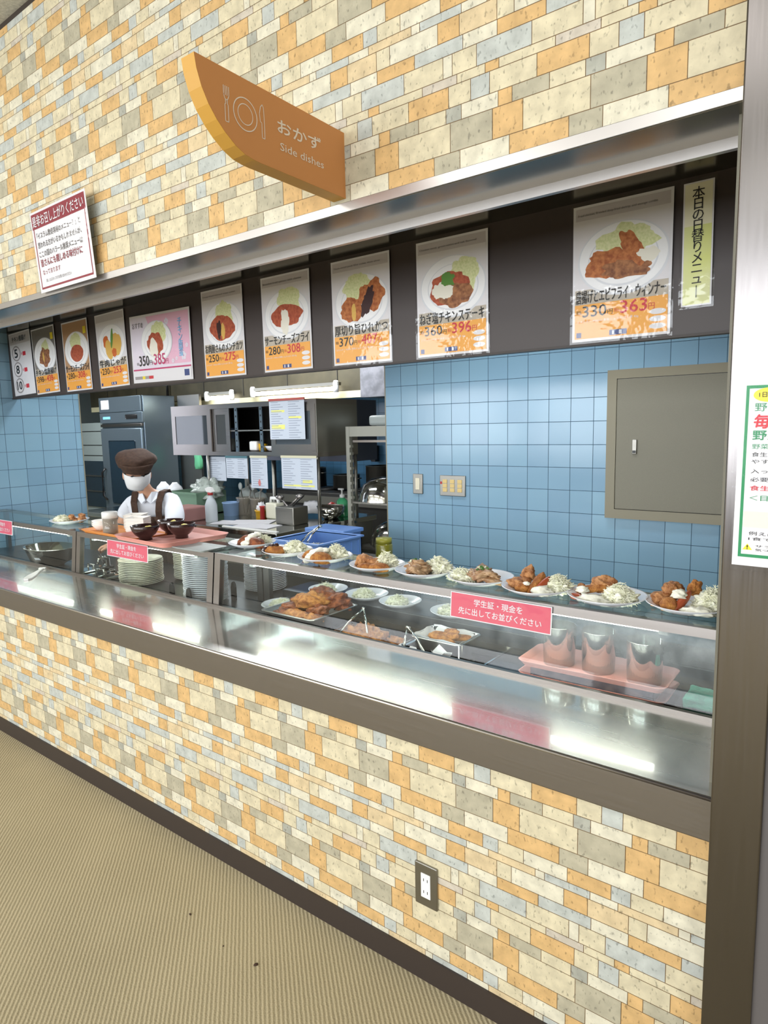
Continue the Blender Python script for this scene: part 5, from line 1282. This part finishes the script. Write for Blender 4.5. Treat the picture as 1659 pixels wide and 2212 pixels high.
lamp(-4.88, -3.86, 3.02, 1.822, 'long glowing fluorescent lamp at the right of the kitchen hood')
lamp(-5.58, -5.24, 3.02, 1.812, 'short-looking glowing fluorescent lamp left of the long one on the hood')
# tall oven and units at left
t = thing('tall_oven', (-6.48, 2.60, 0), 'tall blue-grey steel oven cabinet behind the person', 'oven')
MB().box(-.42, .39, 0, .38, 0, 1.86, M['oven'], .006).link('body', t)
MB().box(-.42, .37, -.02, 0, 1.70, 1.86, M['oven'], .004).link('top_panel', t)
c_ = MB().box(-.41, .40, -.025, 0, 1.585, 1.695, M['oven'], .004).link('control_panel', t)
MB().box(.10, .31, -.030, -.024, 1.625, 1.670, M['blackp'], .01).link('display', c_)
MB().box(-.34, -.20, -.028, -.024, 1.628, 1.655, PR['lblue']).link('badge', c_)
MB().box(-.37, -.22, -.024, -.019, 1.735, 1.83, M['white']).link('sticker', t)
MB().box(-.40, .38, -.03, 0, 1.545, 1.575, ST, .003).link('ledge', t)
d_ = MB().box(-.40, .38, -.035, 0, .62, 1.53, M['oven'], .012).link('door', t)
MB().box(-.24, .26, -.038, -.034, .72, 1.40, M['ovend'], .01).link('door_glass', d_)
MB().tube([(-.33, -.05, .75), (-.36, -.075, .80), (-.36, -.075, 1.05), (-.33, -.05, 1.10)], .012, M['blackp'], 8).link('door_handle', d_)
MB().box(-.42, .39, -.01, 0, .05, .60, M['blackp'], .004).link('lower_panel', t)
t = thing('side_unit', (-7.35, 2.75, 0), 'grey steel unit with dark glass front between partition and tall oven', 'cabinet')
MB().box(-.35, .38, 0, .6, 0, 1.60, M['grey'], .005).link('body', t)
MB().box(-.33, .36, -.012, 0, .62, 1.16, M['ovend'], .004).link('glass_front', t)
mb = MB()
for zz in (1.50, 1.34, 1.22): mb.box(-.35, .38, -.004, 0, zz, zz+.008, M['blackp'])
mb.link('panel_lines', t)
MB().box(-.33, .36, -.02, -.010, .80, .815, ST).box(-.33, .36, -.02, -.010, .98, .995, ST).link('rails', t)
MB().box(.22, .33, -.008, 0, 1.17, 1.215, M['white']).link('sticker', t)
# steel panels and shelving between oven and cabinet
t = thing('steel_screen', (-5.65, 3.00, 0), 'polished steel panel and shelf posts right of the tall oven', 'partition')
MB().box(-.42, -.05, .0, .03, 1.60, 1.86, ST_CLEAN).link('top_panel', t)
MB().box(-.45, -.12, .02, .05, 0, 1.60, ST_D).link('side_panel', t)
for q in (-.1, .6): MB().box(q, q+.03, 0, .03, 0, 1.6, ST_D).link('post', t)
MB().box(-.05, .6, .02, .4, 1.26, 1.28, M['stove']).link('shelf', t)
MB().box(-.34, -.22, -.015, .02, 1.36, 1.43, M['panelf'], .004).link('switch_box', t)
o = simple(MB().lump((0, 0, 0), (.05, .03, .17), mat('green_towel', (96, 176, 132), .9, bump=.5, bscale=12), seed=4, amt=.5, sub=3, freq=2), 'towel', 'green towel hanging behind the cap of the person', 'towel', (-5.735, 2.975, 1.18))
simple(MB().lump((0, 0, .08), (.05, .04, .08), mat('blue_bottle', (52, 58, 110), .3), seed=9, amt=.15, sub=3), 'bottle', 'dark blue bottle on the kitchen shelf left of the glass doors', 'bottle', (-5.30, 3.12, 1.281))
simple(MB().lathe([(0, 0), (.04, 0), (.04, .08), (0, .09)], M['cup'], n=16), 'jar', 'small white jar on the kitchen shelf left of the glass doors', 'jar', (-5.12, 3.1, 1.281))

# ================================================================ THE PERSON
def skin_mesh(name, verts, edges, radii, m, parent=None, lev=2, smooth=True):
    me = bpy.data.meshes.new(name); me.from_pydata(verts, edges, []); o = bpy.data.objects.new(name, me); COL.objects.link(o)
    sk = o.modifiers.new('skin', 'SKIN'); sk.use_smooth_shade = True
    for i, r_ in enumerate(radii):
        me.skin_vertices[0].data[i].radius = r_ if isinstance(r_, tuple) else (r_, r_)
    me.skin_vertices[0].data[0].use_root = True
    ss = o.modifiers.new('sub', 'SUBSURF'); ss.levels = ss.render_levels = lev
    me.materials.append(m)
    dg = bpy.context.evaluated_depsgraph_get(); dg.update()
    nm = bpy.data.meshes.new_from_object(o.evaluated_get(dg)); nm.name = name
    bpy.data.objects.remove(o)
    for p_ in nm.polygons: p_.use_smooth = True
    o = bpy.data.objects.new(name, nm); COL.objects.link(o); o.parent = parent
    return o
def add_chain(V_, E_, R_, start, pts, rads):
    prev = start
    for p_, r_ in zip(pts, rads):
        V_.append(tuple(p_)); R_.append(r_); i = len(V_)-1
        if prev is not None: E_.append((prev, i))
        prev = i
    return prev
PV = Vector((-3.745, 1.11, 0)); TY = R(36)
per = thing('person', (PV.x, PV.y, 0), 'person in white shirt, brown apron, cap and white mask, bending to reach into the case', 'person')
def qa(x, y, z): return (x-PV.x, y-PV.y, z)                       # absolute
def q(x, y, z):                                                  # body frame, turned about the trunk
    return (x*math.cos(TY)-y*math.sin(TY), x*math.sin(TY)+y*math.cos(TY), z)
V_ = [q(-.01, .20, .80)]; E_ = []; R_ = [(.12, .10)]
ch = add_chain(V_, E_, R_, 0, [q(-.005, .12, .92), q(0, .04, 1.00), q(0, .0, 1.045)], [(.10, .08), (.11, .08), (.075, .06)])
nk = add_chain(V_, E_, R_, ch, [q(-.01, -.035, 1.098), q(-.02, -.060, 1.128)], [.044, .043])
HX = Vector(q(-.060, -.070, 1.235))
hd = add_chain(V_, E_, R_, nk, [tuple(HX+Vector((0, 0, -.055))), tuple(HX), tuple(HX+Vector((0, .01, .052)))], [(.060, .066), (.076, .086), (.062, .074)])
def arm(sh, el, wr, pd, nd):
    e = add_chain(V_, E_, R_, ch, [sh], [.050]); e = add_chain(V_, E_, R_, e, [tuple((Vector(sh)+Vector(el))/2), el], [.044, .038])
    e = add_chain(V_, E_, R_, e, [tuple((Vector(el)+Vector(wr))/2), wr], [.034, .024])
    return e, Vector(wr), Vector(pd).normalized(), Vector(nd).normalized()
SL, SR = q(.150, .0, 1.035), q(-.155, .0, 1.030)
ends = [arm(SL, qa(-3.42, 1.03, .870), qa(-3.600, .765, .835), (-.86, -.42, -.16), (-.42, .9, .1)),
        arm(SR, q(-.22, -.02, .82), q(-.18, -.12, .66), (.1, -.1, -1), (1, 0, 0))]
for e, w, pd, nd in ends: add_chain(V_, E_, R_, e, [tuple(w+pd*.035), tuple(w+pd*.07)], [(.030, .016), (.034, .014)])
for sx in (-1, 1):
    add_chain(V_, E_, R_, 0, [q(sx*.085, .20, .74), q(sx*.10, .15, .45), q(sx*.10, .20, .10), q(sx*.10, .19, .045), q(sx*.11, .07, .035)], [.085, .06, .042, .042, .035])
body = skin_mesh('body', V_, E_, R_, M['skin'], per)
extra = []
for e, w, pd, nd in ends:
    dn = pd.cross(nd).normalized()
    if dn.z > 0: dn = -dn
    for k, (off, L_) in enumerate(((-.026, .066), (-.009, .074), (.009, .070), (.026, .056))):
        b0 = w+pd*.055+nd*off; b1 = w+pd*.088+nd*off*1.1; b2 = b1+(pd*.8+dn*.5).normalized()*L_*.45; b3 = b2+(pd*.35+dn*.9).normalized()*L_*.42
        extra.append(skin_mesh('finger', [tuple(b0), tuple(b1), tuple(b2), tuple(b3)], [(0, 1), (1, 2), (2, 3)], [.0095, .009, .0085, .007], M['skin'], per))
    b0 = w+pd*.025-nd*.022; b1 = w+pd*.055-nd*.045+dn*.008; b2 = w+pd*.085-nd*.052+dn*.020
    extra.append(skin_mesh('finger', [tuple(b0), tuple(b1), tuple(b2)], [(0, 1), (1, 2)], [.012, .0105, .008], M['skin'], per))
bmj = bmesh.new(); bmj.from_mesh(body.data)
for o in extra: bmj.from_mesh(o.data)
HR = Matrix.Translation(HX) @ Matrix.Rotation(R(60), 4, 'Z') @ Matrix.Rotation(R(16), 4, 'X')     # head turned and bowed
def head_mesh(o):
    for v in o.data.vertices: v.co = HR @ v.co
    return o
for (p_, s_) in ((Vector((.0, -.086, -.028)), (.012, .018, .020)), (Vector((-.077, .005, -.02)), (.010, .018, .028)), (Vector((.077, .005, -.02)), (.010, .018, .028))):
    g_ = bmesh.ops.create_icosphere(bmj, subdivisions=2, radius=1)['verts']
    for v in g_: v.co = HR @ (Vector((v.co.x*s_[0], v.co.y*s_[1], v.co.z*s_[2]))+p_)
for f in bmj.faces: f.smooth = True
bmj.to_mesh(body.data); bmj.free()
for o in extra: bpy.data.objects.remove(o)
mb = MB()
for sx in (-1, 1): mb.lump((sx*.030, -.082, .004), (.012, .006, .006), M['blackp'], seed=1, amt=0, sub=2, flat=False)
head_mesh(mb.link('eyes', per))
mb = MB(); mb.lump((0, .022, -.004), (.084, .082, .072), mat('dark_hair', (36, 28, 24), .6), seed=2, amt=.08, sub=3, flat=False); head_mesh(mb.link('hair', per))
V2 = [q(-.01, .20, .78)]; E2 = []; R2 = [(.15, .12)]
c2_ = add_chain(V2, E2, R2, 0, [q(-.005, .12, .91), q(0, .04, .995), q(0, .0, 1.040), q(-.006, -.025, 1.082)], [(.145, .115), (.155, .112), (.135, .088), (.066, .058)])
sh_i = c2_-1
ml = Vector(SL).lerp(Vector(qa(-3.42, 1.03, .870)), .8)
add_chain(V2, E2, R2, sh_i, [q(.125, .0, 1.030), tuple(Vector(SL).lerp(ml, .45)), tuple(ml)], [.068, .066, .058])
mr_ = (Vector(SR)+Vector(q(-.22, -.02, .82)))/2
add_chain(V2, E2, R2, sh_i, [q(-.13, .0, 1.026), tuple(Vector(SR).lerp(mr_, .5)), tuple(mr_)], [.066, .064, .058])
shirt = skin_mesh('shirt', V2, E2, R2, M['shirt'], per)
mb = MB()
for sx in (-1, 1):
    A = [q(sx*.004, -.112, 1.062), q(sx*.030, -.108, 1.040), q(sx*.062, -.085, 1.070), q(sx*.056, -.055, 1.112), q(sx*.030, -.085, 1.112)]
    mb.face([Vector(p_) for p_ in A], M['shirt']); mb.face([Vector(p_)+Vector((0, .006, -.004)) for p_ in A], M['shirt'])
mb.link('collar', per)
for sx in (-1, 1):
    mb = MB(); w_ = .019; prev = None
    for (x, y, z) in ((.095, .085, 1.060), (.092, .02, 1.118), (.086, -.060, 1.112), (.080, -.108, 1.050), (.074, -.110, .990), (.068, -.085, .92)):
        cur = [Vector(q(sx*x-w_, y, z)), Vector(q(sx*x+w_, y, z)), Vector(q(sx*x+w_, y+.010, z-.006)), Vector(q(sx*x-w_, y+.010, z-.006))]
        if prev:
            for i in range(4): mb.face([prev[i], prev[(i+1) % 4], cur[(i+1) % 4], cur[i]], M['brown'])
        prev = cur
    mb.link('apron_strap', per)
mb = MB(); prev = None
for (hw, y, z) in ((.10, -.100, .955), (.16, -.07, .88), (.19, -.02, .80), (.20, .0, .45)):
    cur = [Vector(q(-hw, y+.03, z)), Vector(q(-hw*.4, y-.01, z)), Vector(q(hw*.4, y-.01, z)), Vector(q(hw, y+.03, z))]
    if prev:
        for i in range(3): mb.face([prev[i], prev[i+1], cur[i+1], cur[i]], M['brown'], True)
    prev = cur
o = mb.link('apron', per); md = o.modifiers.new('s', 'SOLIDIFY'); md.thickness = .004
V3 = [q(-.01, .20, .82)]; E3 = []; R3 = [(.14, .12)]
for sx in (-1, 1): add_chain(V3, E3, R3, 0, [q(sx*.09, .20, .72), q(sx*.105, .155, .45), q(sx*.105, .205, .10)], [.10, .075, .058])
skin_mesh('trousers', V3, E3, R3, M['trouser'], per)
for sx in (-1, 1):
    mb = MB(); mb.lump((0, 0, 0), (.05, .13, .035), M['blackp'], seed=3, amt=.05, sub=3); o = mb.link('shoe', per, loc=q(sx*.105, .14, .030)); o.rotation_euler = (0, 0, TY)
mb = MB(); mb.lump((0, .012, .078), (.116, .118, .062), M['brown'], rot=(.1, 0, 0), seed=12, amt=.14, sub=4, freq=1.2, flat=False); cp = head_mesh(mb.link('cap', per))
head_mesh(MB().lathe([(.086, -.026), (.094, -.010), (.106, .016), (.110, .030), (.104, .036), (.090, .018), (.080, -.024)], M['brown'], (0, -.004, .040), 36, sx=.97).link('cap_band', cp))
mb = MB(); n, mlt = 14, 7; vs = []
for j in range(mlt+1):
    row = []
    for i in range(n+1):
        a = R(-76+152*i/n); t_ = j/mlt; zz = .004-.098*t_
        rx = .083*(1-.20*t_**2); ry = (.096+.022*math.sin(math.pi*min(1, t_*1.15))*max(0, math.cos(a))**2)*(1-.10*t_**2) + .0025*math.sin(j*3.1)
        row.append(mb.bm.verts.new((rx*math.sin(a), -ry*math.cos(a)+.004, zz)))
    vs.append(row)
k = mb.mi(M['mask'])
for j in range(mlt):
    for i in range(n): f = mb.bm.faces.new((vs[j][i], vs[j][i+1], vs[j+1][i+1], vs[j+1][i])); f.material_index = k; f.smooth = True
o = head_mesh(mb.link('mask', per)); md = o.modifiers.new('s', 'SOLIDIFY'); md.thickness = .0015

# crumbs on the carpet
for k, (x, y, s_, l) in enumerate(((-1.633, -.230, .005, 'small dark crumb on the carpet, furthest from the skirting'), (-1.320, -.241, .007, 'largest dark crumb on the carpet near the photo centre bottom'), (-1.449, -.251, .003, 'tiny dark speck on the carpet between two crumbs'))):
    tag(MB().lump((0, 0, s_*.3), (s_, s_*.6, s_*.4), M['brown'], rot=(0, 0, k*1.1), seed=k, amt=.3, sub=2).link('crumb', loc=(x, y, .0002)), l, 'crumb')
